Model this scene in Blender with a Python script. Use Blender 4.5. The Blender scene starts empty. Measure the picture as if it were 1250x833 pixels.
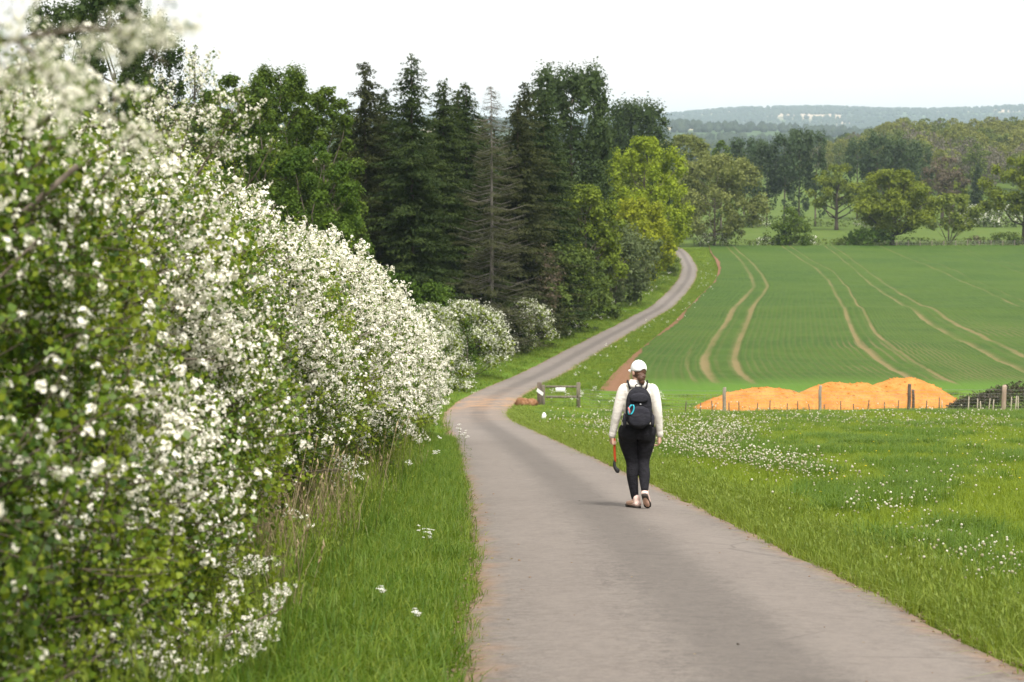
import bpy, math, random
import numpy as np
from mathutils import Vector, Matrix
R = math.radians
sc = bpy.context.scene
COL = sc.collection

# ------------------------------------------------------------------ camera
FPX = 2430.0                      # focal length in pixels of a 1250 px wide frame
HORIZON = 160.0
PITCH = math.atan((416.5 - HORIZON) / FPX)
cam_d = bpy.data.cameras.new('camera')
cam = bpy.data.objects.new('camera', cam_d)
COL.objects.link(cam)
cam.location = (0, 0, 0)
cam.rotation_euler = (R(90) - PITCH, 0, 0)
cam_d.sensor_width = 36.0
cam_d.lens = 36.0 * FPX / 1250.0
cam_d.clip_start = 0.1
cam_d.clip_end = 60000
cam_d.dof.use_dof = True
cam_d.dof.focus_distance = 23.5
cam_d.dof.aperture_fstop = 4.5
sc.camera = cam

# ------------------------------------------------------------------ sky, sun, exposure
SUN_EL, SUN_AZ = 56.0, 160.0      # azimuth clockwise from the view direction (+Y)
w = bpy.data.worlds.new('World')
sc.world = w
w.use_nodes = True
nt = w.node_tree
nt.nodes.clear()
wo = nt.nodes.new('ShaderNodeOutputWorld')
bg = nt.nodes.new('ShaderNodeBackground')
sky = nt.nodes.new('ShaderNodeTexSky')
sky.sky_type = 'NISHITA'
sky.sun_disc = False
sky.sun_elevation = R(SUN_EL)
sky.sun_rotation = R(SUN_AZ)
tc = nt.nodes.new('ShaderNodeTexCoord')
sep = nt.nodes.new('ShaderNodeSeparateXYZ')
nt.links.new(tc.outputs['Generated'], sep.inputs[0])
no = nt.nodes.new('ShaderNodeTexNoise')
no.inputs['Scale'].default_value = 3.0
no.inputs['Detail'].default_value = 5
mp = nt.nodes.new('ShaderNodeMapping')
mp.inputs['Scale'].default_value = (1, 1, 4)
nt.links.new(tc.outputs['Generated'], mp.inputs[0])
nt.links.new(mp.outputs[0], no.inputs['Vector'])
def wmath(op, a, b, clamp=False):
    n = nt.nodes.new('ShaderNodeMath'); n.operation = op; n.use_clamp = clamp
    for i, v in enumerate((a, b)):
        if isinstance(v, (int, float)): n.inputs[i].default_value = v
        else: nt.links.new(v, n.inputs[i])
    return n.outputs[0]
# a thin even cloud sheet, brighter overhead as an overcast sky is
zc = wmath('MAXIMUM', sep.outputs[2], 0.0)
grad = wmath('ADD', wmath('MULTIPLY', zc, 0.5), 1.0)
veil = wmath('ADD', wmath('MULTIPLY', no.outputs['Fac'], 0.26), 0.87)
lum = wmath('MULTIPLY', wmath('MULTIPLY', grad, veil), 8.5)
cc = nt.nodes.new('ShaderNodeMixRGB'); cc.blend_type = 'MULTIPLY'; cc.inputs[0].default_value = 1
cc.inputs[1].default_value = (1.0, .975, .945, 1)
nt.links.new(lum, cc.inputs[2])
mx = nt.nodes.new('ShaderNodeMixRGB'); mx.inputs[0].default_value = 0.93
nt.links.new(sky.outputs[0], mx.inputs[1]); nt.links.new(cc.outputs[0], mx.inputs[2])
nt.links.new(mx.outputs[0], bg.inputs[0])
bg.inputs[1].default_value = 0.105
nt.links.new(bg.outputs[0], wo.inputs[0])

sun_d = bpy.data.lights.new('sun', 'SUN')
sun_d.energy = 4.4
sun_d.angle = R(14)
sun_d.color = (1.0, 0.955, 0.89)
sun = bpy.data.objects.new('sun', sun_d)
COL.objects.link(sun)
S = Vector((math.sin(R(SUN_AZ)) * math.cos(R(SUN_EL)), math.cos(R(SUN_AZ)) * math.cos(R(SUN_EL)), math.sin(R(SUN_EL))))
sun.rotation_euler = S.to_track_quat('Z', 'Y').to_euler()
sun.location = S * 50

sc.view_settings.view_transform = 'Standard'
sc.view_settings.look = 'None'
sc.view_settings.exposure = 0.40
sc.view_settings.gamma = 1.0
sc.cycles.use_denoising = True
sc.cycles.max_bounces = 6
sc.cycles.diffuse_bounces = 3
sc.cycles.glossy_bounces = 2
sc.cycles.transmission_bounces = 3
sc.cycles.transparent_max_bounces = 8
sc.cycles.volume_bounces = 1
sc.cycles.caustics_reflective = False
sc.cycles.caustics_refractive = False

# ------------------------------------------------------------------ numeric helpers
def hashn(ix, iy, seed):
    h = (ix.astype(np.int64) * 374761393 + iy.astype(np.int64) * 668265263 + seed * 974634777) & 0x7fffffff
    h = ((h ^ (h >> 13)) * 1274126177) & 0x7fffffff
    h = h ^ (h >> 16)
    return (h & 0xffff) / 65535.0
def vnoise(x, y, seed=0):
    x = np.asarray(x, float); y = np.asarray(y, float)
    x, y = np.broadcast_arrays(x, y)
    ix = np.floor(x); iy = np.floor(y)
    fx = x - ix; fy = y - iy
    fx = fx * fx * (3 - 2 * fx); fy = fy * fy * (3 - 2 * fy)
    a = hashn(ix, iy, seed); b = hashn(ix + 1, iy, seed); c = hashn(ix, iy + 1, seed); d = hashn(ix + 1, iy + 1, seed)
    return (a * (1 - fx) + b * fx) * (1 - fy) + (c * (1 - fx) + d * fx) * fy
def fbm(x, y, seed=0, o=4):
    s = 0; a = 1; t = 0
    for k in range(o):
        s = s + a * vnoise(np.asarray(x) * 2 ** k, np.asarray(y) * 2 ** k, seed + k * 17); t += a; a *= .5
    return s / t
def sstep(a, b, x):
    t = np.clip((np.asarray(x, float) - a) / (b - a), 0, 1)
    return t * t * (3 - 2 * t)
def unit(v):
    v = np.asarray(v, float)
    return v / np.maximum(np.linalg.norm(v, axis=-1, keepdims=True), 1e-9)

# ------------------------------------------------------------------ the lie of the land
_py = [-60, 0, 10, 23, 49, 90, 130, 200, 300, 360, 420, 560, 620, 2000, 12000]
_pd = [-4.0, 1.5, 2.8, 4.45, 7.8, 12.9, 15.9, 19.4, 22.3, 23.1, 23.5, 26.0, 26.8, 27.5, 27.5]
_ty = np.arange(-60, 12000, 0.5)
_td = np.interp(_ty, _py, _pd)
_sel = _ty < 700
_k = np.exp(-0.5 * (np.arange(-40, 41) / 14.0) ** 2); _k /= _k.sum()
_sm = np.convolve(np.pad(_td, 40, 'edge'), _k, 'valid')
_td = np.where(_sel, _sm, _td)
_near = np.interp(_ty, [0, 16, 26], [0, 0, 1])
_td = np.where(_ty < 26, _td * _near + np.interp(_ty, _py, _pd) * (1 - _near), _td)
def depth(y): return np.interp(y, _ty, _td)
# road centre line x(y)
ROAD_Y = [-60, 0, 10, 15.6, 20, 26, 36, 52, 60, 68, 79, 90.5, 98, 108, 120, 136, 155, 180, 210, 225, 260, 300, 331, 373, 393, 430, 480]
ROAD_X = [1.35, 1.3, 1.25, 1.13, 0.98, .8, .45, -.15, -.55, -.95, -1.4, -1.65, -1.5, -.6, .85, 2.9, 5.6, 9.2, 13.8, 16.8, 21.6, 26.5, 29.6, 32.1, 32.6, 31.5, 28.0]
_rx = np.interp(_ty, ROAD_Y, ROAD_X)
_k2 = np.exp(-0.5 * (np.arange(-30, 31) / 10.0) ** 2); _k2 /= _k2.sum()
_rx = np.convolve(np.pad(_rx, 30, 'edge'), _k2, 'valid')
_rs = np.gradient(_rx, _ty)
def road_x(y): return np.interp(y, _ty, _rx)
def road_half(y): return np.interp(y, [0, 11, 18, 30, 60, 110, 200, 400], [1.50, 1.50, 1.46, 1.47, 1.45, 1.52, 1.42, 1.3]) * np.sqrt(1 + np.interp(y, _ty, _rs) ** 2)
def zt(x, y):
    x = np.asarray(x, float); y = np.asarray(y, float)
    z = -depth(y)
    d = np.abs(x - road_x(y)) - road_half(y)
    near = 1 - sstep(300, 480, y)
    z = z + near * 0.10 * sstep(-0.05, 0.7, d) + near * sstep(0.2, 1.5, d) * (0.16 * (fbm(x / 2.3, y / 2.3, 5, 3) - .5) + 0.35 * sstep(3, 9, d) * (fbm(x / 14, y / 14, 8, 2) - .5))
    z = z + 0.35 * np.exp(-((y - 218 - 0.05 * (x - 40)) / 7.0) ** 2) * sstep(20, 30, x)
    # the field beyond the hedgerow tilts up a little, then a wooded rise on the right
    z = z - .20 * sstep(78, 91, y) * (1 - sstep(101, 125, y)) * sstep(1.5, 4, d)
    ratio = x / np.maximum(np.abs(y), 50)
    z = z + 6.5 * sstep(565, 760, y) * sstep(0.10, 0.20, ratio) * (1 - sstep(1500, 2600, y))
    z = z + 10.0 * sstep(700, 980, y) * sstep(0.09, 0.21, ratio) * (1 - sstep(1500, 2600, y))
    # low ground rolling away, then two hill lines
    far = sstep(1500, 3000, y)
    z = z + far * 10 * (fbm(x / 900, y / 900, 31, 3) - .5)
    z = z + np.exp(-((y - 3900) / 700.0) ** 2) * (16 + 34 * fbm(x / 1100, y / 3000, 41, 3)) * (1 - .5 * sstep(0.1, .25, ratio))
    hA = 62 + 105 * (fbm(x / 1500 + 3.3, y / 5000, 51, 3) - .25) + 42 * sstep(-0.02, 0.26, ratio)
    z = z + np.exp(-((y - 8800) / 1700.0) ** 2) * hA
    return z
def ground_at(px, py):
    """the point of the ground that the photograph shows at a pixel"""
    a, b = (px - 625) / FPX, -(py - 416.5) / FPX
    c, s = math.cos(PITCH), math.sin(PITCH)
    d = np.array([a, c + s * b, -s + c * b])
    t = np.concatenate([np.linspace(2, 60, 3000), np.linspace(60, 700, 12000)])
    P = d[None] * t[:, None]
    k = np.argmax(P[:, 2] < zt(P[:, 0], P[:, 1]))
    return P[k]
def wx(px, y, z=None):
    if z is None: z = -float(depth(y))
    return (px - 625) / FPX * (y * math.cos(PITCH) - z * math.sin(PITCH))
def wz(py, y):
    return y * math.tan(math.atan((416.5 - py) / FPX) - PITCH)

# ------------------------------------------------------------------ object helpers
def tag(o, label=None, cat=None, group=None, kind=None):
    if label: o['label'] = label
    if cat: o['category'] = cat
    if group: o['group'] = group
    if kind: o['kind'] = kind
    return o
def empty(name, loc, label, cat, group=None, rz=0.0):
    o = bpy.data.objects.new(name, None)
    o.empty_display_size = 0.3
    COL.objects.link(o)
    o.location = loc; o.rotation_euler = (0, 0, rz)
    return tag(o, label, cat, group)
class MB:
    def __init__(s): s.v = []; s.f = []; s.n = 0
    def add(s, V, F, mi=0, tint=0.5):
        V = np.asarray(V, float).reshape(-1, 3)
        F = np.asarray(F, int)
        t = np.full(len(V), tint, float) if np.isscalar(tint) else np.asarray(tint, float)
        s.v.append((V, t)); s.f.append((F + s.n, mi)); s.n += len(V)
        return s
    def mesh(s, name, mats, smooth=False, uv=None):
        me = bpy.data.meshes.new(name)
        V = np.concatenate([a for a, _ in s.v]); T = np.concatenate([t for _, t in s.v])
        loops = np.concatenate([f.reshape(-1) for f, _ in s.f])
        sizes = np.concatenate([np.full(len(f), f.shape[1]) for f, _ in s.f])
        mi = np.concatenate([np.full(len(f), m) for f, m in s.f])
        me.vertices.add(len(V)); me.vertices.foreach_set('co', V.astype(np.float32).ravel())
        me.loops.add(len(loops)); me.loops.foreach_set('vertex_index', loops.astype(np.int32))
        me.polygons.add(len(sizes))
        st = np.concatenate([[0], np.cumsum(sizes)[:-1]])
        me.polygons.foreach_set('loop_start', st.astype(np.int32))
        me.polygons.foreach_set('material_index', mi.astype(np.int32))
        a = me.attributes.new('tint', 'FLOAT', 'POINT'); a.data.foreach_set('value', T.astype(np.float32))
        if uv is not None:
            l = me.uv_layers.new(name='UVMap')
            l.data.foreach_set('uv', np.asarray(uv, np.float32)[loops].ravel())
        for m in (mats if isinstance(mats, (list, tuple)) else [mats]): me.materials.append(m)
        me.update(calc_edges=True)
        me.validate()
        if smooth: me.polygons.foreach_set('use_smooth', np.ones(len(sizes), bool))
        return me
    def build(s, name, mats, parent=None, smooth=False, uv=None, loc=None):
        o = bpy.data.objects.new(name, s.mesh(name, mats, smooth, uv))
        COL.objects.link(o)
        if parent: o.parent = parent
        if loc is not None: o.location = loc
        return o
def link(name, me, parent=None, loc=None, rot=None, scale=None):
    o = bpy.data.objects.new(name, me); COL.objects.link(o)
    if parent: o.parent = parent
    if loc is not None: o.location = loc
    if rot is not None: o.rotation_euler = rot
    if scale is not None: o.scale = scale
    return o
def grid_faces(nu, nv, closed_v=False):
    i = np.arange(nu - 1)[:, None]; j = np.arange(nv if closed_v else nv - 1)[None]
    j2 = (j + 1) % nv
    return np.stack([i * nv + j, i * nv + j2, (i + 1) * nv + j2, (i + 1) * nv + j], -1).reshape(-1, 4)
def tube(P, r, n=6, caps=True, ell=None):
    """a tapered tube along a polyline: vertices, quads (and end fans as triangles)"""
    P = np.asarray(P, float); r = np.broadcast_to(np.asarray(r, float), (len(P),))
    T = unit(np.gradient(P, axis=0))
    up = np.where(np.abs(T[:, 2:3]) > 0.9, np.array([[1., 0, 0]]), np.array([[0, 0, 1.]]))
    if np.abs(T[:, 2]).mean() > .6: up = np.tile([[1., 0, 0]], (len(P), 1))
    else: up = np.tile([[0, 0, 1.]], (len(P), 1))
    A = unit(np.cross(up, T)); B = np.cross(T, A)
    th = np.linspace(0, 2 * np.pi, n, endpoint=False)
    e = (1, 1) if ell is None else ell
    V = P[:, None] + r[:, None, None] * (e[0] * np.cos(th)[None, :, None] * A[:, None] + e[1] * np.sin(th)[None, :, None] * B[:, None])
    F = grid_faces(len(P), n, True)
    return V.reshape(-1, 3), F
def add_tube(mb, P, r, n=6, mi=0, tint=.5):
    V, F = tube(P, r, n); k = len(V)
    P = np.asarray(P, float)
    mb.add(np.concatenate([V, P[:1], P[-1:]]), F, mi, tint)
    base = mb.n - k - 2
    j = np.arange(n); j2 = (j + 1) % n
    m = len(P) - 1
    mb.f.append((np.concatenate([np.stack([np.full(n, base + k), base + j2, base + j], -1),
                                 np.stack([np.full(n, base + k + 1), base + m * n + j, base + m * n + j2], -1)]), mi))
def ball(mb, c, r, mi=0, n=10, m=7, tint=.5, rot=None):
    c = np.asarray(c, float); r = np.broadcast_to(np.asarray(r, float), (3,))
    ph = np.linspace(0.02, np.pi - .02, m); th = np.linspace(0, 2 * np.pi, n, endpoint=False)
    U = np.stack([np.sin(ph)[:, None] * np.cos(th), np.sin(ph)[:, None] * np.sin(th), np.repeat(np.cos(ph)[:, None], n, 1)], -1).reshape(-1, 3) * r
    if rot is not None: U = U @ np.array(rot).T
    V = np.concatenate([U, [U[:n].mean(0)], [U[-n:].mean(0)]]) + c
    mb.add(V, grid_faces(m, n, True)[:, ::-1], mi, tint)
    b = mb.n - len(V); k = n * m; j = np.arange(n); j2 = (j + 1) % n
    mb.f.append((np.concatenate([np.stack([np.full(n, b + k), b + j, b + j2], -1), np.stack([np.full(n, b + k + 1), b + (m - 1) * n + j2, b + (m - 1) * n + j], -1)]), mi))
def box(mb, c, s, rz=0.0, rx=0.0, mi=0, bev=0.0, tint=.5):
    """a box with chamfered long edges"""
    s = np.asarray(s, float) / 2
    b = min(bev, s.min() * .9)
    if b <= 0:
        V = np.array([[x, y, z] for z in (-1, 1) for y in (-1, 1) for x in (-1, 1)]) * s
        F = [[0, 2, 3, 1], [4, 5, 7, 6], [0, 1, 5, 4], [2, 6, 7, 3], [0, 4, 6, 2], [1, 3, 7, 5]]
        parts = [(V, np.array(F))]
    else:
        rings = []
        for z, i in ((-s[2], b), (-s[2] + b, 0), (s[2] - b, 0), (s[2], b)):
            X, Y = s[0] - i, s[1] - i
            c2 = b if i == 0 else b * .6
            rings.append([[X, -Y + c2, z], [X, Y - c2, z], [X - c2, Y, z], [-X + c2, Y, z], [-X, Y - c2, z], [-X, -Y + c2, z], [-X + c2, -Y, z], [X - c2, -Y, z]])
        V = np.array(rings).reshape(-1, 3)
        parts = [(V, grid_faces(4, 8, True))]
        V2 = V
    M = np.array(Matrix.Rotation(rz, 3, 'Z') @ Matrix.Rotation(rx, 3, 'X'))
    for V, F in parts: mb.add(V @ M.T + np.asarray(c, float), F, mi, tint)
    if b > 0:
        base = mb.n - 32
        mb.f.append((np.array([[base + k for k in range(7, -1, -1)], [base + 24 + k for k in range(8)]]), mi))
def leaves(mb, C, N, U, s, wid=.62, mi=0, tint=.5, fold=.18):
    """kite shaped leaf faces: centre, normal, direction, length"""
    C = np.asarray(C, float); N = unit(N); U = np.asarray(U, float)
    U = unit(U - N * (U * N).sum(-1, keepdims=True)); W = np.cross(N, U)
    s = np.broadcast_to(np.asarray(s, float), (len(C),))[:, None]
    h = s * .5
    V = np.stack([C - U * h, C + W * h * wid + N * s * fold - U * h * .1, C + U * h, C - W * h * wid + N * s * fold - U * h * .1], 1).reshape(-1, 3)
    F = np.arange(len(V)).reshape(-1, 4)
    t = np.repeat(np.broadcast_to(np.asarray(tint, float), (len(C),)), 4)
    mb.add(V, F, mi, t)

# ------------------------------------------------------------------ materials
def new_mat(name):
    m = bpy.data.materials.new(name); m.use_nodes = True
    n = m.node_tree; n.nodes.clear()
    o = n.nodes.new('ShaderNodeOutputMaterial')
    return m, n, o
class NB:
    def __init__(s, n): s.n = n
    def node(s, t, **k):
        x = s.n.nodes.new(t)
        for a, b in k.items(): setattr(x, a, b)
        return x
    def put(s, inp, v):
        if hasattr(v, 'is_output') or isinstance(v, bpy.types.NodeSocket): s.n.links.new(v, inp)
        else: inp.default_value = (tuple(v) + (1,)) if isinstance(v, (tuple, list)) and len(v) == 3 and inp.type == 'RGBA' else v
    def math(s, op, a, b=0.0, clamp=False):
        x = s.node('ShaderNodeMath', operation=op, use_clamp=clamp); s.put(x.inputs[0], a); s.put(x.inputs[1], b); return x.outputs[0]
    def mix(s, f, a, b, mode='MIX'):
        x = s.node('ShaderNodeMixRGB', blend_type=mode); s.put(x.inputs[0], f); s.put(x.inputs[1], a); s.put(x.inputs[2], b); return x.outputs[0]
    def noise(s, vec, scale, detail=3, rough=.55, dist=0.0):
        x = s.node('ShaderNodeTexNoise'); s.put(x.inputs['Vector'], vec); x.inputs['Scale'].default_value = scale
        x.inputs['Detail'].default_value = detail; x.inputs['Roughness'].default_value = rough; x.inputs['Distortion'].default_value = dist
        return x.outputs['Fac']
    def ramp(s, f, stops):
        x = s.node('ShaderNodeValToRGB'); s.put(x.inputs[0], f)
        e = x.color_ramp.elements
        while len(e) > 2: e.remove(e[-1])
        for i, (p, c) in enumerate(stops):
            if i > 1: e.new(p)
            e[i].position = p; e[i].color = (tuple(c) + (1,)) if not isinstance(c, float) else (c, c, c, 1)
        return x.outputs[0]
    def step(s, f, a, b):
        x = s.node('ShaderNodeMapRange', interpolation_type='SMOOTHSTEP'); s.put(x.inputs[0], f)
        x.inputs[1].default_value = a; x.inputs[2].default_value = b
        return x.outputs[0]
    def pos(s): return s.node('ShaderNodeNewGeometry').outputs['Position']
    def attr(s, a): return s.node('ShaderNodeAttribute', attribute_name=a).outputs['Fac']
    def rand(s): return s.node('ShaderNodeObjectInfo').outputs['Random']
    def bsdf(s, col, rough=.8, spec=.3, normal=None):
        x = s.node('ShaderNodeBsdfPrincipled'); s.put(x.inputs['Base Color'], col); s.put(x.inputs['Roughness'], rough)
        x.inputs['Specular IOR Level'].default_value = spec
        if normal is not None: s.n.links.new(normal, x.inputs['Normal'])
        return x.outputs[0]
    def bump(s, h, strength=.5, dist=.02):
        x = s.node('ShaderNodeBump'); s.put(x.inputs['Height'], h); x.inputs['Strength'].default_value = strength; x.inputs['Distance'].default_value = dist
        return x.outputs[0]
_mats = {}
def leaf_mat(name, a, b, trans=.35, rough=.6, rnd=.35, spec=.25):
    if name in _mats: return _mats[name]
    m, n, o = new_mat(name); q = NB(n)
    f = q.math('ADD', q.attr('tint'), q.math('MULTIPLY', q.math('SUBTRACT', q.rand(), .5), rnd), True)
    c = q.mix(f, a, b)
    p = q.bsdf(c, rough, spec)
    t = q.node('ShaderNodeBsdfTranslucent')
    q.put(t.inputs[0], q.mix(.35, c, (min(b[0] * 1.5, 1), min(b[1] * 1.5, 1), b[2] * .8)))
    x = q.node('ShaderNodeMixShader'); x.inputs[0].default_value = trans
    n.links.new(p, x.inputs[1]); n.links.new(t.outputs[0], x.inputs[2]); n.links.new(x.outputs[0], o.inputs[0])
    _mats[name] = m
    return m
def plain_mat(name, a, b=None, scale=20.0, rough=.8, spec=.3, bump=.3, dist=.01, obj=True, metallic=0.0):
    if name in _mats: return _mats[name]
    m, n, o = new_mat(name); q = NB(n)
    v = q.node('ShaderNodeTexCoord').outputs['Object'] if obj else q.pos()
    f = q.noise(v, scale, 5, .6)
    c = q.mix(q.step(f, .3, .7), a, b or tuple(k * .7 for k in a))
    s = q.bsdf(c, rough, spec, q.bump(f, bump, dist) if bump else None)
    n.links.new(s, o.inputs[0]); _mats[name] = m
    return m
def bark_mat(name, a, b):
    if name in _mats: return _mats[name]
    m, n, o = new_mat(name); q = NB(n)
    v = q.node('ShaderNodeTexCoord').outputs['Object']
    mpn = q.node('ShaderNodeMapping'); q.put(mpn.inputs[0], v); mpn.inputs['Scale'].default_value = (1, 1, .22)
    f = q.noise(mpn.outputs[0], 9, 5, .65)
    s = q.bsdf(q.mix(q.step(f, .3, .7), a, b), .9, .15, q.bump(f, .7, .03))
    n.links.new(s, o.inputs[0]); _mats[name] = m
    return m

BARK = bark_mat('bark_brown', (.085, .065, .05), (.16, .135, .11))
BARK_GREY = bark_mat('bark_grey', (.11, .10, .09), (.22, .20, .175))
BARK_DARK = bark_mat('bark_dark', (.05, .04, .032), (.10, .08, .06))

# ------------------------------------------------------------------ ground sheet
def make_ground():
    ys = np.concatenate([np.arange(-45, 0, 3), np.arange(0, 60, .4), np.arange(60, 420, 1.2), np.geomspace(420, 11500, 190)])
    off = np.array([0, .7, 1.25, 1.45, 1.6, 1.8, 2.1, 2.6, 3.2, 4, 5, 6, 7.2, 8.6, 10, 12, 14, 16, 18, 20, 22, 24, 26, 28, 30, 32, 34, 36, 38, 40, 43, 46, 50, 55, 62, 70, 85, 100, 150, 220, 320, 450])
    off = np.concatenate([-off[:0:-1], off])
    k = np.maximum(1, ys / 150.0)[:, None]
    x = off[None] * k
    lim = 7000 + np.abs(off)[None]
    x = np.sign(x) * np.minimum(np.abs(x), lim)
    X = road_x(np.minimum(ys, 480))[:, None] * (1 - sstep(480, 900, ys))[:, None] + x
    Y = np.repeat(ys[:, None], len(off), 1)
    Z = zt(X, Y)
    mb = MB()
    mb.add(np.stack([X, Y, Z], -1).reshape(-1, 3), grid_faces(len(ys), len(off))[:, ::-1])
    m, n, o = new_mat('grassland'); q = NB(n)
    P = q.pos()
    sp = q.node('ShaderNodeSeparateXYZ'); q.put(sp.inputs[0], P)
    y = sp.outputs[1]
    n1 = q.noise(P, .35, 5, .6); n2 = q.noise(P, 6.0, 4, .65); n3 = q.noise(P, .03, 3)
    near = q.mix(q.step(n1, .3, .7), (.07, .135, .012), (.125, .185, .02))
    near = q.mix(q.step(n2, .35, .8), near, (.05, .10, .012))
    near = q.mix(q.step(n3, .45, .7), near, (.10, .19, .02))
    # farmland patchwork far off
    vo = q.node('ShaderNodeTexVoronoi'); vo.feature = 'F1'
    mpn = q.node('ShaderNodeMapping'); q.put(mpn.inputs[0], P); mpn.inputs['Scale'].default_value = (.0032, .0013, 0)
    q.put(vo.inputs['Vector'], mpn.outputs[0]); vo.inputs['Scale'].default_value = 1.0
    sc2 = q.node('ShaderNodeSeparateXYZ'); q.put(sc2.inputs[0], vo.outputs['Color'])
    patch = q.ramp(sc2.outputs[0], [(0, (.05, .085, .028)), (.22, (.07, .11, .035)), (.40, (.03, .048, .022)), (.58, (.11, .145, .05)), (.74, (.035, .06, .025)), (.84, (.42, .33, .23)), (.93, (.38, .34, .24))])
    patch.node.color_ramp.interpolation = 'CONSTANT'
    patch = q.mix(q.step(q.noise(P, .006, 4), .5, .66), patch, (.045, .075, .028))
    mead = q.mix(q.step(n1, .3, .7), (.058, .098, .016), (.088, .125, .022))
    c = q.mix(q.step(y, 395, 412), near, mead)
    c = q.mix(q.step(y, 1100, 1700), c, patch)
    b = q.bump(q.math('ADD', q.math('MULTIPLY', n2, .6), n1), .6, .12)
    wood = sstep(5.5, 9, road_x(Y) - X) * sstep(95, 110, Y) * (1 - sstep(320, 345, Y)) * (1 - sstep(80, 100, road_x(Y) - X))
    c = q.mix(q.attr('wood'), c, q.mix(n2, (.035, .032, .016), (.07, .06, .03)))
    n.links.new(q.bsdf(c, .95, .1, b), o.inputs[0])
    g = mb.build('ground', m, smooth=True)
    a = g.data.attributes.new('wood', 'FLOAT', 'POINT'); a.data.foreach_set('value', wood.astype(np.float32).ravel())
    tag(g, 'rolling green grassland falling away to distant blue hills', 'ground', kind='structure')
make_ground()

# ------------------------------------------------------------------ the lane
def make_road():
    ys = np.concatenate([np.arange(-20, 60, .25), np.arange(60, 440, .8)])
    us = np.linspace(-1, 1, 15)
    hw = road_half(ys); xc = road_x(ys)
    eL = 0.17 * (fbm(ys / 1.3, 0 * ys, 3, 4) - .5) * 2; eR = 0.17 * (fbm(ys / 1.3, 0 * ys + 9, 4, 4) - .5) * 2
    X = xc[:, None] + us[None] * (hw + .10)[:, None] + np.where(us[None] < 0, (-us[None]).clip(0) ** 4 * eL[:, None], us[None].clip(0) ** 4 * eR[:, None])
    Y = np.repeat(ys[:, None], len(us), 1)
    Z = -depth(Y) + 0.03 + np.interp(Y, [0, 100, 400], [0, .02, .08]) + .035 * (1 - us[None] ** 2) + 0.012 * (fbm(X / .8, Y / 1.5, 77, 3) - .5)
    Z = Z + np.where(np.abs(us[None]) > .99, -.09, 0)
    uv = np.stack([np.repeat(us[None], len(ys), 0), Y], -1).reshape(-1, 2)
    mb = MB(); mb.add(np.stack([X, Y, Z], -1).reshape(-1, 3), grid_faces(len(ys), len(us))[:, ::-1])
    m, n, o = new_mat('old_asphalt'); q = NB(n)
    P = q.pos()
    uvn = q.node('ShaderNodeUVMap', uv_map='UVMap').outputs[0]
    sp = q.node('ShaderNodeSeparateXYZ'); q.put(sp.inputs[0], uvn)
    u = sp.outputs[0]; yy = sp.outputs[1]
    au = q.math('ABSOLUTE', u)
    mpn = q.node('ShaderNodeMapping'); q.put(mpn.inputs[0], P); mpn.inputs['Scale'].default_value = (1, .35, 1)
    big = q.noise(mpn.outputs[0], .9, 5, .6); mid = q.noise(P, 5, 5, .65); fine = q.noise(P, 42, 4, .85); grit = q.noise(P, 190, 2, .8)
    base = q.mix(q.step(big, .3, .7), (.119, .104, .093), (.176, .155, .137))
    base = q.mix(q.math('MULTIPLY', q.step(mid, .42, .68), .5), base, (.085, .071, .063))
    base = q.mix(q.math('MULTIPLY', q.step(fine, .5, .66), .7), base, (.25, .215, .187))
    base = q.mix(q.math('MULTIPLY', q.step(q.noise(P, 95, 3, .85), .54, .66), .7), base, (.065, .056, .052))
    coarse = q.noise(P, 13, 5, .8); chunk = q.noise(P, 4.5, 6, .8)
    base = q.mix(q.math('MULTIPLY', q.step(coarse, .42, .62), .6), base, (.210, .183, .158))
    base = q.mix(q.math('MULTIPLY', q.step(chunk, .56, .70), .55), base, (.072, .060, .052))
    # centre strip between the wheel tracks is darker, wheel tracks polished paler
    strip = q.math('MULTIPLY', q.math('SUBTRACT', 1, q.step(q.math('ABSOLUTE', q.math('SUBTRACT', u, .05)), .08, .34)), q.math('ADD', .25, q.math('MULTIPLY', big, .5)))
    base = q.mix(strip, base, (.080, .070, .062))
    track = q.math('SUBTRACT', 1, q.step(q.math('ABSOLUTE', q.math('SUBTRACT', au, .5)), .05, .3))
    base = q.mix(q.math('MULTIPLY', track, .35), base, (.19, .163, .143))
    # sandy dirt washed to the edges
    e = q.math('ADD', au, q.math('MULTIPLY', q.math('SUBTRACT', q.noise(P, 2.2, 5, .7), .5), .38))
    dirt = q.mix(q.step(q.noise(P, 14, 4, .7), .35, .65), (.19, .105, .058), (.28, .18, .112))
    base = q.mix(q.math('MULTIPLY', q.step(e, .72, .97), .9), base, dirt)
    # orange earth dropped on the lane by the field gate
    spill = q.math('MULTIPLY', q.step(q.noise(P, .9, 5, .7), .44, .60), q.math('SUBTRACT', 1, q.step(q.math('ABSOLUTE', q.math('SUBTRACT', yy, 97)), 2, 9)))
    base = q.mix(q.math('MULTIPLY', spill, .75), base, (.36, .21, .11))
    spill2 = q.math('MULTIPLY', q.step(q.noise(P, .5, 5, .7), .40, .62), q.math('SUBTRACT', 1, q.step(q.math('ABSOLUTE', q.math('SUBTRACT', yy, 92)), 6, 30)))
    base = q.mix(q.math('MULTIPLY', spill2, .4), base, (.30, .21, .15))
    cr = q.node('ShaderNodeTexVoronoi', feature='DISTANCE_TO_EDGE'); q.put(cr.inputs['Vector'], P); cr.inputs['Scale'].default_value = .75
    crack = q.math('MULTIPLY', q.math('SUBTRACT', 1, q.step(q.math('ADD', cr.outputs[0], q.math('MULTIPLY', mid, .02)), .010, .026)), q.step(big, .5, .62))
    base = q.mix(q.math('MULTIPLY', crack, .5), base, (.07, .06, .055))
    h = q.math('ADD', q.math('MULTIPLY', fine, .5), q.math('MULTIPLY', grit, .5))
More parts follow.
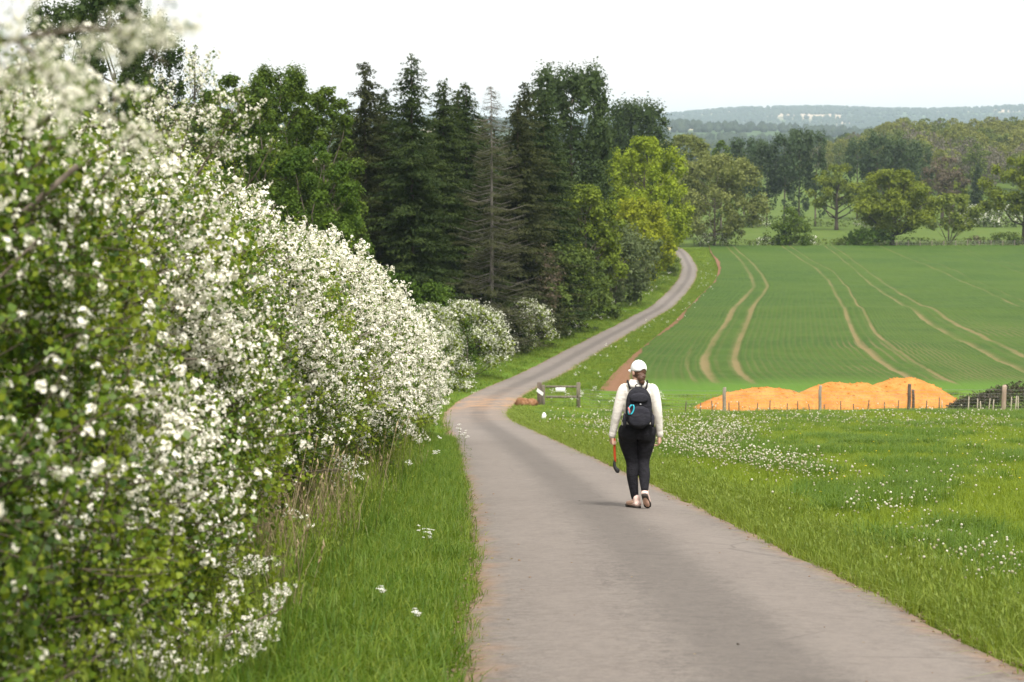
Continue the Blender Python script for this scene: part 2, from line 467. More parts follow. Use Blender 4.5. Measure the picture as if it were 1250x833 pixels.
    n.links.new(q.bsdf(base, .85, .25, q.bump(h, .55, .012)), o.inputs[0])
    r = mb.build('road', m, smooth=True, uv=uv)
    tag(r, 'narrow grey-brown country lane winding down and up beside the field', 'road', kind='structure')
make_road()

# ------------------------------------------------------------------ the wheat field
def px_line(pts):
    P = np.array([ground_at(*p) for p in pts]); i = np.argsort(P[:, 1]); return P[i]
FIELD_L = px_line([(741, 467), (752, 455), (770, 438), (800, 413), (830, 387), (855, 362), (870, 348), (875, 340), (877, 330), (873, 318), (867, 309), (866, 304)])
TRAMS = [px_line(p) for p in (
    [(880, 476), (867, 466), (858.6, 453), (857, 439.5), (867, 422.7), (880.4, 402.5), (893.8, 379), (910.6, 362), (920, 352), (915.7, 338.7), (905.6, 321.9), (893.8, 310), (889, 305)],
    [(919, 471), (902, 456), (896, 439.5), (902, 419), (912, 396), (922, 372), (931, 362), (937.5, 352), (931, 338.7), (919, 323.6), (905.6, 312), (898, 305)],
    [(1099, 458), (1072, 443), (1048, 424), (1037, 399), (1028, 376), (1018, 359), (1011.5, 345), (994.7, 328.6), (968, 312), (958, 305)],
    [(1149, 463), (1126, 449.6), (1092, 429), (1068.6, 409), (1058.5, 389), (1045, 372), (1035, 352), (1018, 333.6), (981, 313.5), (968, 305)],
    [(1290, 474), (1246.7, 456), (1199.6, 433), (1152.6, 409), (1115.6, 382), (1075, 359), (1045, 333.6), (1020, 312), (1010, 305)],
    [(1330, 464), (1250, 438), (1199.6, 412.6), (1149, 385.7), (1109, 365.6), (1072, 342), (1031.6, 312), (1020, 305)],
    [(1330, 401), (1250, 377), (1199.6, 355.5), (1152.6, 335), (1099, 313.5), (1080, 305)],
    [(1330, 394), (1250, 370.6), (1166, 332), (1110.6, 312), (1090, 304.5)],
    [(1330, 362), (1250, 337), (1171, 308), (1163, 304.5)], [(1330, 352), (1250, 330), (1186, 310), (1175, 304.5)])]
def line_x(L, y):
    """x of a line at y, carried on straight beyond its ends"""
    x = np.interp(y, L[:, 1], L[:, 0])
    a = (L[1, 0] - L[0, 0]) / (L[1, 1] - L[0, 1]); b = (L[-1, 0] - L[-2, 0]) / (L[-1, 1] - L[-2, 1])
    return np.where(y < L[0, 1], L[0, 0] + a * (y - L[0, 1]), np.where(y > L[-1, 1], L[-1, 0] + b * (y - L[-1, 1]), x))
FIELD_Y0, FIELD_Y1 = 107.0, 403.0
def make_field():
    ys = np.arange(FIELD_Y0, FIELD_Y1, 1.0)
    def smooth(v, k=5):
        kk = np.hanning(2 * k + 1); kk /= kk.sum(); return np.convolve(np.pad(v, k, 'edge'), kk, 'valid')
    g = [smooth(line_x(L, ys)) for L in [FIELD_L] + TRAMS]
    g.append(g[-1] + 25); g.append(g[-1] + 40)
    U = [0, 9, 11, 27, 29.6, 43, 45, 61, 63, 79, 81, 105, 145]
    us = np.concatenate([np.arange(0, 82, .32), np.arange(82, 145, 1.2)])
    G = np.array(g).T                                     # rows x guides
    X = np.array([np.interp(us, U, np.maximum.accumulate(r + np.arange(len(r)) * .01)) for r in G])
    Y = np.repeat(ys[:, None], len(us), 1)
    Uu = np.repeat(us[None], len(ys), 0)
    # the headland by the fence curves round: rows fade out there
    head = 1 - sstep(112, 121, Y)
    bare = np.zeros_like(X)
    for k, uu in enumerate(U[1:11]):
        wdt = [.38, .38, .30, .30, .27, .27, .23, .23, .22, .22][k]
        ragged = 1 + .5 * (fbm(Y / 4, Uu * 0 + k, 60 + k, 3) - .5)
        amt = [1, 1, .95, .92, .85, .82, .75, .72, .62, .6][k] * (.65 + .6 * vnoise(Y / 9, Uu * 0 + k, 90)) 
        bare = np.maximum(bare, amt * (1 - sstep(wdt * .55, wdt * 1.35, np.abs(Uu - uu) / ragged)) * sstep(109, 119, Y))
    # a third narrow scar left of the first wheeling, near the fence
    bare = np.maximum(bare, .6 * (1 - sstep(.12, .38, np.abs(Uu - 7.6 + .02 * (Y - 115)))) * (1 - sstep(140, 190, Y)) * sstep(111, 118, Y))
    wL = np.interp(Y, [105, 118, 135, 150, 165, 185, 205, 225, 300, 345, 365, 403], [2.6, 2.2, 1.3, .5, .15, .6, .9, .2, .2, 1.4, .4, .1])
    soil = (1 - sstep(wL * .6, wL * 1.25 + .1, Uu + .8 * (fbm(X / 1.7, Y / 5, 12, 3) - .5)))
    thin = sstep(.56, .75, fbm(X / 7 + .7, Y / 26, 14, 3)) * (1 - sstep(150, 230, Y)) * sstep(113, 120, Y) * sstep(5, 14, Uu) * .7
    rowh = .02 * (np.sin(Uu * 2 * np.pi / .96) * .5 + .5) * (1 - head)
    Z = zt(X, Y) - .10 * (1 - sstep(107, 113, Y)) + (.08 + np.interp(Y, [100, 400], [0, .16])) * sstep(106, 114, Y) + (1 - np.maximum(bare, soil)) * (.07 + rowh) * sstep(107, 114, Y) + .04 * (fbm(X / .9, Y / .9, 33, 2) - .5)
    mb = MB(); mb.add(np.stack([X, Y, Z], -1).reshape(-1, 3), grid_faces(len(ys), len(us))[:, ::-1])
    m, n, o = new_mat('young_wheat'); q = NB(n)
    P = q.pos()
    uvn = q.node('ShaderNodeUVMap', uv_map='UVMap').outputs[0]
    sp = q.node('ShaderNodeSeparateXYZ'); q.put(sp.inputs[0], uvn)
    u, yy = sp.outputs[0], sp.outputs[1]
    st = q.node('ShaderNodeMapping'); q.put(st.inputs[0], uvn); st.inputs['Scale'].default_value = (1.6, .11, 1)
    nr = q.noise(st.outputs[0], 1.0, 4, .6)
    n1 = q.noise(P, .06, 4); n2 = q.noise(P, 3.5, 4, .7)
    c = q.mix(q.step(n1, .3, .7), (.031, .068, .006), (.050, .088, .008))
    c = q.mix(q.math('MULTIPLY', q.step(nr, .35, .7), .5), c, (.056, .105, .012))
    c = q.mix(q.math('MULTIPLY', q.step(n2, .45, .75), .5), c, (.025, .064, .013))
    row = q.math('SINE', q.math('MULTIPLY', q.math('ADD', u, q.math('MULTIPLY', q.math('SUBTRACT', nr, .5), .12)), 2 * math.pi / .8))
    fade = q.math('SUBTRACT', 1, q.step(yy, 170, 300))
    c = q.mix(q.math('MULTIPLY', q.math('MULTIPLY', q.step(row, .15, 1.0), q.math('ADD', .16, q.math('MULTIPLY', q.attr('thin'), .9))), fade), c, (.125, .105, .042))
    c = q.mix(q.math('MULTIPLY', q.math('SUBTRACT', 1, q.step(yy, 110, 122)), .85), c, q.mix(n2, (.06, .14, .014), (.09, .17, .018)))
    c = q.mix(q.step(q.math('ADD', q.attr('bare'), q.math('MULTIPLY', q.math('SUBTRACT', n2, .5), .9)), .2, 1.15), c, q.mix(q.step(yy, 150, 330), (.165, .130, .055), (.110, .115, .036)))
    c = q.mix(q.step(q.math('ADD', q.attr('soil'), q.math('MULTIPLY', q.math('SUBTRACT', n2, .5), .6)), .3, .7), c, q.mix(n2, (.14, .068, .034), (.21, .115, .065)))
    n.links.new(q.bsdf(c, .9, .15, q.bump(q.math('ADD', n2, q.math('MULTIPLY', row, .10)), .6, .1)), o.inputs[0])
    ob = mb.build('field', m, smooth=True, uv=np.stack([Uu, Y], -1).reshape(-1, 2))
    for nm, A in (('bare', bare), ('soil', soil), ('thin', thin)):
        a = ob.data.attributes.new(nm, 'FLOAT', 'POINT'); a.data.foreach_set('value', A.astype(np.float32).ravel())
    tag(ob, 'green field of young wheat with curving pale tramlines', 'field', kind='structure')
make_field()
def field_left(y): return line_x(FIELD_L, y)

# ------------------------------------------------------------------ scattering of stuff (geometry nodes)
def scatter(name, pts, rot, scl, idx, variants, parent=None):
    """one object whose points carry copies of small meshes, for grass, blossom and leaves nobody could count"""
    c = bpy.data.collections.new(name + '_kinds')
    for i, me in enumerate(variants):
        o = bpy.data.objects.new('%s_kind_%02d' % (name, i), me); c.objects.link(o)
    me = bpy.data.meshes.new(name)
    me.vertices.add(len(pts)); me.vertices.foreach_set('co', np.asarray(pts, np.float32).ravel())
    for nm, ty, A in (('rot', 'FLOAT_VECTOR', rot), ('scl', 'FLOAT_VECTOR', scl if np.ndim(scl) == 2 else np.repeat(np.asarray(scl, float)[:, None], 3, 1)), ('idx', 'INT', idx)):
        a = me.attributes.new(nm, ty, 'POINT')
        a.data.foreach_set('vector' if ty == 'FLOAT_VECTOR' else 'value', np.asarray(A, np.int32 if ty == 'INT' else np.float32).ravel())
    me.update()
    ob = bpy.data.objects.new(name, me); COL.objects.link(ob)
    if parent: ob.parent = parent
    g = bpy.data.node_groups.new(name + '_scatter', 'GeometryNodeTree')
    g.interface.new_socket('Geometry', in_out='INPUT', socket_type='NodeSocketGeometry')
    g.interface.new_socket('Geometry', in_out='OUTPUT', socket_type='NodeSocketGeometry')
    N = g.nodes.new
    gi, go = N('NodeGroupInput'), N('NodeGroupOutput')
    ci = N('GeometryNodeCollectionInfo'); ci.inputs['Collection'].default_value = c
    ci.inputs['Separate Children'].default_value = True; ci.inputs['Reset Children'].default_value = True
    ip = N('GeometryNodeInstanceOnPoints'); ip.inputs['Pick Instance'].default_value = True
    def at(nm, ty):
        x = N('GeometryNodeInputNamedAttribute'); x.data_type = ty; x.inputs[0].default_value = nm
        return [s for s in x.outputs if s.enabled and s.name == 'Attribute'][0]
    e2r = N('FunctionNodeEulerToRotation')
    L = g.links.new
    L(gi.outputs[0], ip.inputs['Points']); L(ci.outputs[0], ip.inputs['Instance'])
    L(at('idx', 'INT'), ip.inputs['Instance Index'])
    L(at('rot', 'FLOAT_VECTOR'), e2r.inputs[0]); L(e2r.outputs[0], ip.inputs['Rotation'])
    L(at('scl', 'FLOAT_VECTOR'), ip.inputs['Scale'])
    L(ip.outputs[0], go.inputs[0])
    mod = ob.modifiers.new('scatter', 'NODES'); mod.node_group = g
    ob['kind'] = 'stuff'
    return ob
def euler_z_to(D, spin):
    """euler angles turning +Z to the directions D, with a spin about them"""
    D = unit(D); th = np.arccos(np.clip(D[:, 2], -1, 1)); ph = np.arctan2(D[:, 1], D[:, 0])
    # R = Rz(ph) Ry(th) Rz(spin): as an XYZ euler
    c1, s1, c2, s2, c3, s3 = np.cos(ph), np.sin(ph), np.cos(th), np.sin(th), np.cos(spin), np.sin(spin)
    r00 = c1 * c2 * c3 - s1 * s3; r10 = s1 * c2 * c3 + c1 * s3; r20 = -s2 * c3; r21 = s2 * s3; r22 = c2
    return np.stack([np.arctan2(r21, r22), np.arcsin(np.clip(-r20, -1, 1)), np.arctan2(r10, r00)], -1)

# ------------------------------------------------------------------ hawthorn hedge
M_HLEAF = leaf_mat('hawthorn_leaf', (.030, .070, .009), (.130, .205, .016), .25, .5, .6, .3)
M_HYOUNG = leaf_mat('hawthorn_young_leaf', (.14, .205, .014), (.26, .315, .03), .4, .5, .4, .3)
M_PETAL = leaf_mat('may_blossom', (.80, .765, .66), (.89, .865, .79), .28, .7, .2, .15)
M_TWIG = plain_mat('hawthorn_twig', (.10, .075, .055), (.17, .14, .11), 30, .9, .1, .3, .004)
def sprig(rng, nleaf, nclus, length=.42, young=.3, spread=.13, nfl=11):
    """leafy hawthorn shoot along +Z; the leaves and the blossom come back as two meshes"""
    la, fl = MB(), MB()
    t = np.linspace(0, 1, 6)
    bend = rng.normal(0, .07, 2)
    axis = np.stack([bend[0] * t ** 2, bend[1] * t ** 2, length * t], -1)
    V, F = tube(axis, np.linspace(.005, .002, 6), 3); la.add(V, F, 2)
    k = rng.uniform(.08, 1.05, nleaf)
    C = np.stack([np.interp(k, t, axis[:, i]) for i in range(3)], -1)
    th = rng.uniform(0, 2 * np.pi, nleaf)
    rad = np.stack([np.cos(th), np.sin(th), rng.normal(.25, .4, nleaf)], -1)
    C = C + unit(rad) * (spread * rng.uniform(.15, 1, nleaf) * (1.1 - .55 * k))[:, None]
    Nn = unit(rad * .4 + rng.normal(0, .55, (nleaf, 3)) + [0, 0, .35])
    y = rng.random(nleaf) < young * (k + .3)
    s = rng.uniform(.022, .045, nleaf)
    leaves(la, C[~y], Nn[~y], (unit(rad) + rng.normal(0, .5, (nleaf, 3)))[~y], s[~y], .8, 0, rng.random((~y).sum()))
    if y.any(): leaves(la, C[y], Nn[y], (unit(rad) + rng.normal(0, .5, (nleaf, 3)))[y], s[y] * .9, .8, 1, rng.random(y.sum()))
    for ic in range(nclus):
        kk = rng.uniform(.25, 1.0) if nclus < 6 else .15 + .87 * (ic + rng.random()) / nclus; a = rng.uniform(0, 2 * np.pi)
        c = np.array([np.interp(kk, t, axis[:, i]) for i in range(3)]) + np.array([math.cos(a), math.sin(a), .5]) * spread * (rng.uniform(.25, .8) if nclus < 6 else rng.uniform(.1, .5)) * (1.1 - .5 * kk)
        cq = rng.uniform(.75, 1.25)
        out = unit(np.array([math.cos(a), math.sin(a), .9]))
        n = rng.integers(nfl - 4, nfl + 4)
        d = unit(rng.normal(0, 1, (n, 3)) + out * 1.5)
        P = c + d * cq * rng.uniform(.020, .034, (n, 1)); Nf = unit(d + rng.normal(0, .3, (n, 3)))
        A = unit(np.cross(Nf, rng.normal(0, 1, (n, 3)))); B = np.cross(Nf, A)
        r = rng.uniform(.0075, .0118, n)[:, None]
        ang = np.arange(5) * 2 * np.pi / 5
        V = P[:, None] + r[:, None] * (np.cos(ang)[None, :, None] * A[:, None] + np.sin(ang)[None, :, None] * B[:, None]) + (Nf * r * .35)[:, None]
        V = np.concatenate([V, P[:, None]], 1).reshape(-1, 3)
        b = np.arange(n)[:, None] * 6; j = np.arange(5)[None]
        F = np.stack([b + j, b + (j + 1) % 5, b + 5 + 0 * j], -1).reshape(-1, 3)
        fl.add(V, F, 0, rng.uniform(.2, .9))
    if not nclus: fl.add(np.array([[0, 0, .2], [.004, 0, .2], [0, .004, .2]]), np.array([[0, 1, 2]]))
    return la.mesh('leaf_sprig', [M_HLEAF, M_HYOUNG, M_TWIG]), fl.mesh('blossom_sprig', [M_PETAL])
def make_sprigs():
    rng = np.random.default_rng(5)
    spec = [(50, 0, .40, .15), (50, 1, .42, .3), (46, 3, .42, .3), (40, 7, .48, .35), (30, 12, .55, .3), (48, 0, .42, 1.0), (24, 16, .45, .3)]
    return [sprig(rng, a, b, l, yg) for a, b, l, yg in spec]
SPRIGS = make_sprigs()
def hedge_face(y): return -1.98 + .42 * (fbm(y / 2.3, 0 * y, 21, 3) - .5) - .12 * sstep(18, 30, y) - .30 * sstep(30, 50, y)
def hedge_top(y): return 2.80 - .28 * (1 - sstep(10, 16, y)) - .30 * (1 - sstep(4, 8, y)) + .45 * (fbm(y / 1.7, 0 * y + 4, 22, 3) - .5) - .1 * sstep(40, 53, y)
def make_hedge():
    rng = np.random.default_rng(11)
    root = empty('hawthorn_hedge', (-2.6, 14, float(zt(-2.6, 14)) - .02), 'tall hawthorn hedge covered in white may blossom along the left side of the lane', 'hedge')
    O = np.array(root.location)
    P, D, S, I = [], [], [], []
    def shell(n, y0, y1, depth0, depth1, sc):
        y = rng.uniform(y0, y1, n)
        a = rng.uniform(-.02, 1, n) ** 1.0                   # 0 foot of the face, .62 top edge, 1 well over the top
        H = hedge_top(y); xf = hedge_face(y)
        wv = 1.9
        lump = .42 * (fbm(y / .8, a * 4, 23, 3) - .5) + .25 * (fbm(y / .33, a * 9, 24, 2) - .5)
        t = np.clip(a / .62, 0, 1)
        z = np.where(a < .62, .22 + (H - .22) * np.clip(t, 0, 1) ** .95, H - .12 * ((a - .62) / .38) ** 2)
        # belly: fullest at mid height, drawn in at the foot and rounded at the top
        prof = -.30 * np.clip(1 - t * 2.6, 0, 1) ** 1.5 + .10 * np.sin(t * np.pi) - .55 * np.clip((t - .72) / .28, 0, 1) ** 2 + .62 * (1 - sstep(9.5, 15, y)) * np.clip(1 - t * 1.35, 0, 1)
        x = np.where(a < .62, xf + prof, xf - .45 - wv * (a - .62) / .38)
        nx = np.where(a < .62, 1 - .75 * np.clip((t - .6) / .4, 0, 1), .15 * np.ones(n)); nz = np.where(a < .62, .12 + .9 * np.clip((t - .55) / .45, 0, 1), 1.0)
        # round off the far and the near end
        endr = np.clip((y - 51.2) / 1.6, 0, 1); x = x - endr ** 2 * .8; z = z - endr ** 2 * 1.0 * t
        N = unit(np.stack([nx, endr * .8, nz], -1))
        dp = rng.uniform(depth0, depth1, n)
        p = np.stack([x, y, zt(x, y) + np.maximum(z, .12)], -1) + N * (lump - dp)[:, None]
        d = unit(N * .8 + rng.normal(0, .48, (n, 3)) + [.0, -.08, .35])
        fl = .5 + 1.25 * (fbm(y / 1.5 + 3, a * 5.5 + .2 * y, 25, 3) - .5) + .17 * sstep(11, 26, y) - .068 + .055 * (1 - sstep(8, 12, y)) + .10 * (t - .4)
        fl = fl - .35 * (t < .2) + rng.normal(0, .07, n)
        yg = fbm(y / 1.1, a * 6 + 7, 26, 2)
        i = np.select([fl > .74, fl > .64, fl > .55, fl > .47, yg > .56], [6, 4, 3, 2, 5], np.where(rng.random(n) < .5, 0, 1))
        deep = dp > .25
        i = np.where(deep, np.where(rng.random(n) < .7, 0, 1), i)
        gap = (fbm(y / .7, a * 7, 27, 2) < .40) & ~deep & (rng.random(n) < .9)
        stem = (t < .17) & (fbm(y / 1.5, 0 * y, 28, 2) > .42) & (y > 11.5)
        k = ~gap & ~stem
        P.append(p[k]); D.append(d[k]); S.append((sc * rng.uniform(.75, 1.25, n) * (1 + .012 * np.clip(y - 15, 0, 40)))[k]); I.append(i[k])
    shell(700, 1.7, 4, 0, .2, .85); shell(500, 1.7, 4, .25, .7, 1)
    shell(4200, 4, 12, 0, .2, .88); shell(1500, 4, 12, .3, .9, 1)
    shell(6000, 12, 26, 0, .2, .9); shell(1700, 12, 26, .3, .9, 1.05)
    shell(6000, 26, 53, 0, .2, 1.0); shell(1600, 26, 53, .25, .9, 1.2)
    br = MB()
    def branch(pts, r0, nsp, kinds, sc=.8, spread=.06, up=.4):
        pts = np.array(pts, float); k = np.linspace(0, 1, 14)
        kk = np.linspace(0, 1, len(pts))
        c = np.stack([np.interp(k, kk, pts[:, i]) for i in range(3)], -1)
        for _ in range(2): c[1:-1] = (c[:-2] + 2 * c[1:-1] + c[2:]) / 4
        add_tube(br, c - O, np.linspace(r0, r0 * .3, 14), 5)
        s = rng.uniform(.12, 1, nsp)
        p = np.stack([np.interp(s, k, c[:, i]) for i in range(3)], -1) + rng.normal(0, spread, (nsp, 3)) * (1.1 - .7 * s)[:, None]
        T = unit(np.gradient(c, axis=0)); tt = np.stack([np.interp(s, k, T[:, i]) for i in range(3)], -1)
        P.append(p); D.append(unit(tt + rng.normal(0, .6, (nsp, 3)) + [0, 0, up])); S.append(rng.uniform(.45, .8, nsp) * sc); I.append(rng.choice(kinds, nsp))
    def pt(px, py, y): return [wx(px, y, wz(py, y)), y, wz(py, y)]
    # the blurred spray that arches across the top left corner, close to the camera
    branch([pt(-60, 60, 3.5), pt(40, 45, 3.45), pt(110, 32, 3.4), pt(165, 45, 3.35), pt(204, 80, 3.3)], .006, 15, [4, 6], .34, .010, .05)
    branch([pt(-60, 50, 3.7), pt(0, 45, 3.6), pt(40, 60, 3.5), pt(62, 100, 3.4)], .007, 14, [4, 6, 3], .42, .03, .1)
    branch([pt(-40, 150, 4.2), pt(20, 90, 4.2), pt(50, 80, 4.1), pt(75, 110, 4.0)], .007, 12, [6, 4, 3], .5, .04, 0)
    branch([pt(30, 170, 5.5), pt(85, 120, 5.4), pt(115, 128, 5.3), pt(134, 152, 5.3)], .007, 12, [4, 3, 6], .55, .04, .1)
    # tall flowering shoots standing over the top
    branch([pt(215, 215, 11), pt(228, 160, 11), pt(240, 108, 11)], .008, 26, [4, 3, 3, 2], .7, .07, .5)
    branch([pt(240, 215, 10.6), pt(268, 170, 10.6), pt(285, 133, 10.5)], .007, 16, [4, 3, 2], .65, .07, .4)
    branch([pt(215, 200, 11), pt(205, 160, 11), pt(187, 137, 11)], .006, 9, [4, 3], .6, .05, .3)
    branch([pt(300, 230, 12.5), pt(318, 205, 12.4), pt(330, 180, 12.4)], .006, 9, [2, 5, 3], .6, .06, .4)
    branch([pt(150, 190, 8), pt(165, 150, 8), pt(170, 165, 8)], .006, 10, [5, 2, 3], .7, .06, .3)
    # low boughs reaching over the verge
    branch([pt(20, 640, 7.6), pt(75, 655, 7.8), pt(120, 690, 8.0)], .008, 14, [4, 6], .7, .06, .1)
    branch([pt(130, 580, 9.0), pt(175, 600, 9.2), pt(215, 632, 9.4)], .008, 14, [4, 6, 3], .75, .07, .1)
    branch([pt(200, 640, 10), pt(250, 655, 10.3), pt(296, 690, 10.5)], .008, 16, [4, 6], .75, .07, .1)
    branch([pt(60, 760, 7.2), pt(110, 750, 7.5), pt(160, 770, 7.7)], .008, 12, [4, 6, 2], .7, .06, .1)
    branch([pt(150, 860, 8.2), pt(230, 800, 8.7), pt(300, 765, 9.1), pt(345, 742, 9.3)], .012, 26, [4, 6, 6], .72, .07, .3)
    branch([pt(-20, 830, 6.8), pt(80, 815, 7.2), pt(150, 790, 7.5), pt(185, 812, 7.7)], .010, 22, [4, 6, 3], .75, .08, .3)
    branch([pt(20, 700, 7.5), pt(60, 722, 7.8), pt(92, 742, 8.0)], .008, 12, [4, 6], .65, .05, .1)
    for _ in range(85):                                   # shorter shoots all along the top and the face
        y = rng.uniform(5, 52); t = rng.uniform(0, 1)
        x = hedge_face(np.array(y)) - rng.uniform(0.35, 1.3)
        z0 = float(zt(x, y)) + float(hedge_top(np.array(y))) - .25; h = rng.uniform(.3, .75)
        lx = rng.normal(.05, .16); ly = rng.normal(0, .16)
        branch([[x, y, z0], [x + lx * .5, y + ly * .5, z0 + h * .6], [x + lx, y + ly, z0 + h]], .006, int(rng.integers(5, 11)), [0, 2, 3, 4, 5], .75, .06, .4)
    for _ in range(70):
        y = rng.uniform(7, 52); t = rng.uniform(.5, 2.7)
        x = hedge_face(np.array(y)) - .1; z0 = float(zt(x, y)) + t; l = rng.uniform(.3, .6)
        branch([[x, y, z0], [x + l * .7, y + rng.normal(-.05, .1), z0 + .12], [x + l, y + rng.normal(-.1, .15), z0 + rng.uniform(-.12, .15)]], .006, int(rng.integers(5, 10)), [2, 3, 4, 6], .75, .06, .2)
    for k in range(150):                                  # stems rising out of the ground
        y = rng.uniform(6.5, 52); x = float(hedge_face(np.array(y))) - rng.uniform(.3, 1.5); g = float(zt(x, y))
        h = rng.uniform(1.2, 2.6)
        c = np.array([[x, y, g - .1], [x + rng.normal(0, .08), y + rng.normal(0, .1), g + h * .35], [x + rng.normal(.1, .2), y + rng.normal(0, .25), g + h * .7], [x + rng.normal(.2, .3), y + rng.normal(0, .4), g + h]])
        add_tube(br, c - O, [.035, .028, .02, .01], 5)
        for _2 in range(4):
            a = c[rng.integers(1, 3)] + rng.normal(0, .03, 3); b = a + rng.normal(0, .45, 3) + [.1, 0, .3]
            add_tube(br, np.array([a, (a + b) / 2 + rng.normal(0, .06, 3), b]) - O, [.014, .009, .004], 4)
    br.build('branches', [plain_mat('hedge_branch', (.085, .068, .052), (.15, .125, .10), 24, .95, .1, .4, .006)], root, True)
    P = np.concatenate(P) - O; D = np.concatenate(D); S = np.concatenate(S); I = np.concatenate(I)
    rot = euler_z_to(D, rng.uniform(0, 6.28, len(P)))
    scatter('foliage', P, rot, S, I, [s[0] for s in SPRIGS], root)
    k = I != 0; k &= I != 5
    scatter('blossom', P[k], rot[k], S[k], I[k], [s[1] for s in SPRIGS], root)
make_hedge()

# ------------------------------------------------------------------ grass and flowers
M_GRASS = leaf_mat('meadow_grass', (.105, .165, .010), (.245, .305, .024), .4, .55, .5, .3)
M_GRASSL = leaf_mat('verge_grass', (.095, .155, .012), (.21, .265, .035), .4, .55, .5, .3)
M_GRASSD = leaf_mat('deep_grass', (.055, .12, .010), (.13, .20, .016), .4, .55, .4, .3)
M_STRAW = leaf_mat('dry_stalks', (.20, .155, .085), (.36, .29, .18), .2, .8, .4, .1)
M_WHITE = leaf_mat('white_heads', (.74, .72, .66), (.86, .85, .82), .2, .8, .1, .1)
M_CLOCK = leaf_mat('dandelion_clock', (.34, .31, .21), (.72, .69, .60), .3, .9, .6, .05)
M_YELLOW = leaf_mat('yellow_petals', (.75, .52, .02), (.85, .65, .03), .2, .7, .1, .1)
def blades(mb, rng, n, rad, h0, h1, wd, lean, mi=0, seg=2):
    th = rng.uniform(0, 2 * np.pi, n); r = rad * np.sqrt(rng.random(n))
    B = np.stack([r * np.cos(th), r * np.sin(th), np.full(n, -.02)], -1)
    a = rng.uniform(0, 2 * np.pi, n); H = rng.uniform(h0, h1, n); ln = np.abs(rng.normal(0, lean, n)) * H
    dr = np.stack([np.cos(a), np.sin(a), 0 * a], -1); sd = np.stack([-np.sin(a + rng.normal(0, .8, n)), np.cos(a), 0 * a], -1)
    w = (wd * rng.uniform(.6, 1.3, n))[:, None]
    mid = B + dr * (ln * .35)[:, None] + np.array([0, 0, 1.]) * (H * .6)[:, None]
    tip = B + dr * ln[:, None] + np.array([0, 0, 1.]) * (H * (1 - .25 * np.clip(ln / H, 0, 1)))[:, None]
    V = np.stack([B - sd * w * .5, B + sd * w * .5, mid + sd * w * .42, mid - sd * w * .42, tip], 1).reshape(-1, 3)
    b = np.arange(n)[:, None] * 5
    t = np.repeat(rng.random(n), 5)
    mb.add(V, b + np.array([[0, 1, 2, 3]]), mi, t)
    mb.f.append((b + mb.n - len(V) + np.array([[3, 2, 4]]), mi))
def clock_mesh(rng, h, r, mat, yellow=False):
    mb = MB(); add_tube(mb, [[0, 0, -.02], [.01, 0, h * .6], [.015, .005, h]], [.0025, .002, .002], 3, 1)
    ball(mb, [.015, .005, h + r * .5], (r, r, r * (.35 if yellow else .92)), 0, 7, 5, rng.random())
    return mb.mesh('flower_head', [mat, M_GRASSL])
def umbel_mesh(rng, h, n=7):
    """cow parsley: ferny leaves, forked stalks, flat white heads"""
    mb = MB()
    add_tube(mb, [[0, 0, -.02], [.02, .01, h * .5], [.02, 0, h * .8]], [.004, .003, .002], 4, 1)
    for k in range(n):
        a = rng.uniform(0, 6.28); rr = rng.uniform(.03, .16) * h; z0 = h * rng.uniform(.45, .8); z1 = h * rng.uniform(.78, 1.02)
        c = np.array([.02 + rr * math.cos(a), rr * math.sin(a), z1])
        add_tube(mb, [[.02, 0, z0], (np.array([.02, 0, z0]) + c) / 2 + [0, 0, -.02], c], [.002, .0015, .001], 3, 1)
        m = 16; t = rng.uniform(0, 6.28, m); q = .042 * np.sqrt(rng.random(m))
        C = c + np.stack([q * np.cos(t), q * np.sin(t), .012 - q * .25 + rng.normal(0, .003, m)], -1)
        leaves(mb, C, np.array([0, 0, 1.]) + rng.normal(0, .45, (m, 3)), rng.normal(0, 1, (m, 3)), .021, .95, 0, rng.random(m), .05)
    m = 46; t = rng.uniform(0, 6.28, m); q = rng.uniform(.03, .22, m) * h
    C = np.stack([q * np.cos(t), q * np.sin(t), h * rng.uniform(.1, .55, m)], -1)
    leaves(mb, C, np.array([0, 0, .8]) + rng.normal(0, .6, (m, 3)), np.stack([np.cos(t), np.sin(t), 0 * t], -1) + rng.normal(0, .3, (m, 3)), .055, .4, 2, rng.random(m))
    return mb.mesh('cow_parsley_plant', [M_WHITE, M_GRASSL, M_GRASSD])
def tuft_mesh(seed, n, rad, h0, h1, wd, lean, mats, extra=None):
    rng = np.random.default_rng(seed); mb = MB(); blades(mb, rng, n, rad, h0, h1, wd, lean)
    if extra: extra(mb, rng)
    return mb.mesh('grass_tuft', mats)
def seeds(k, h0, h1, rad=.1):
    def f(mb, rng):
        for _ in range(k):
            a = rng.uniform(0, 6.28, 2); h = rng.uniform(h0, h1); l = rng.uniform(.05, .3) * h
            b = np.array([rad * math.cos(a[0]), rad * math.sin(a[0]), 0]); tp = b + [l * math.cos(a[1]), l * math.sin(a[1]), h]
            add_tube(mb, [b, (b + tp) / 2 + [0, 0, .05 * h], tp], [.0022, .0018, .0012], 3, 1, rng.random())
            d = unit(tp - b)
            leaves(mb, tp + d * np.linspace(-.06, .03, 5)[:, None], rng.normal(0, 1, (5, 3)), np.tile(d, (5, 1)), .045, .25, 1, rng.random(5))
    return f
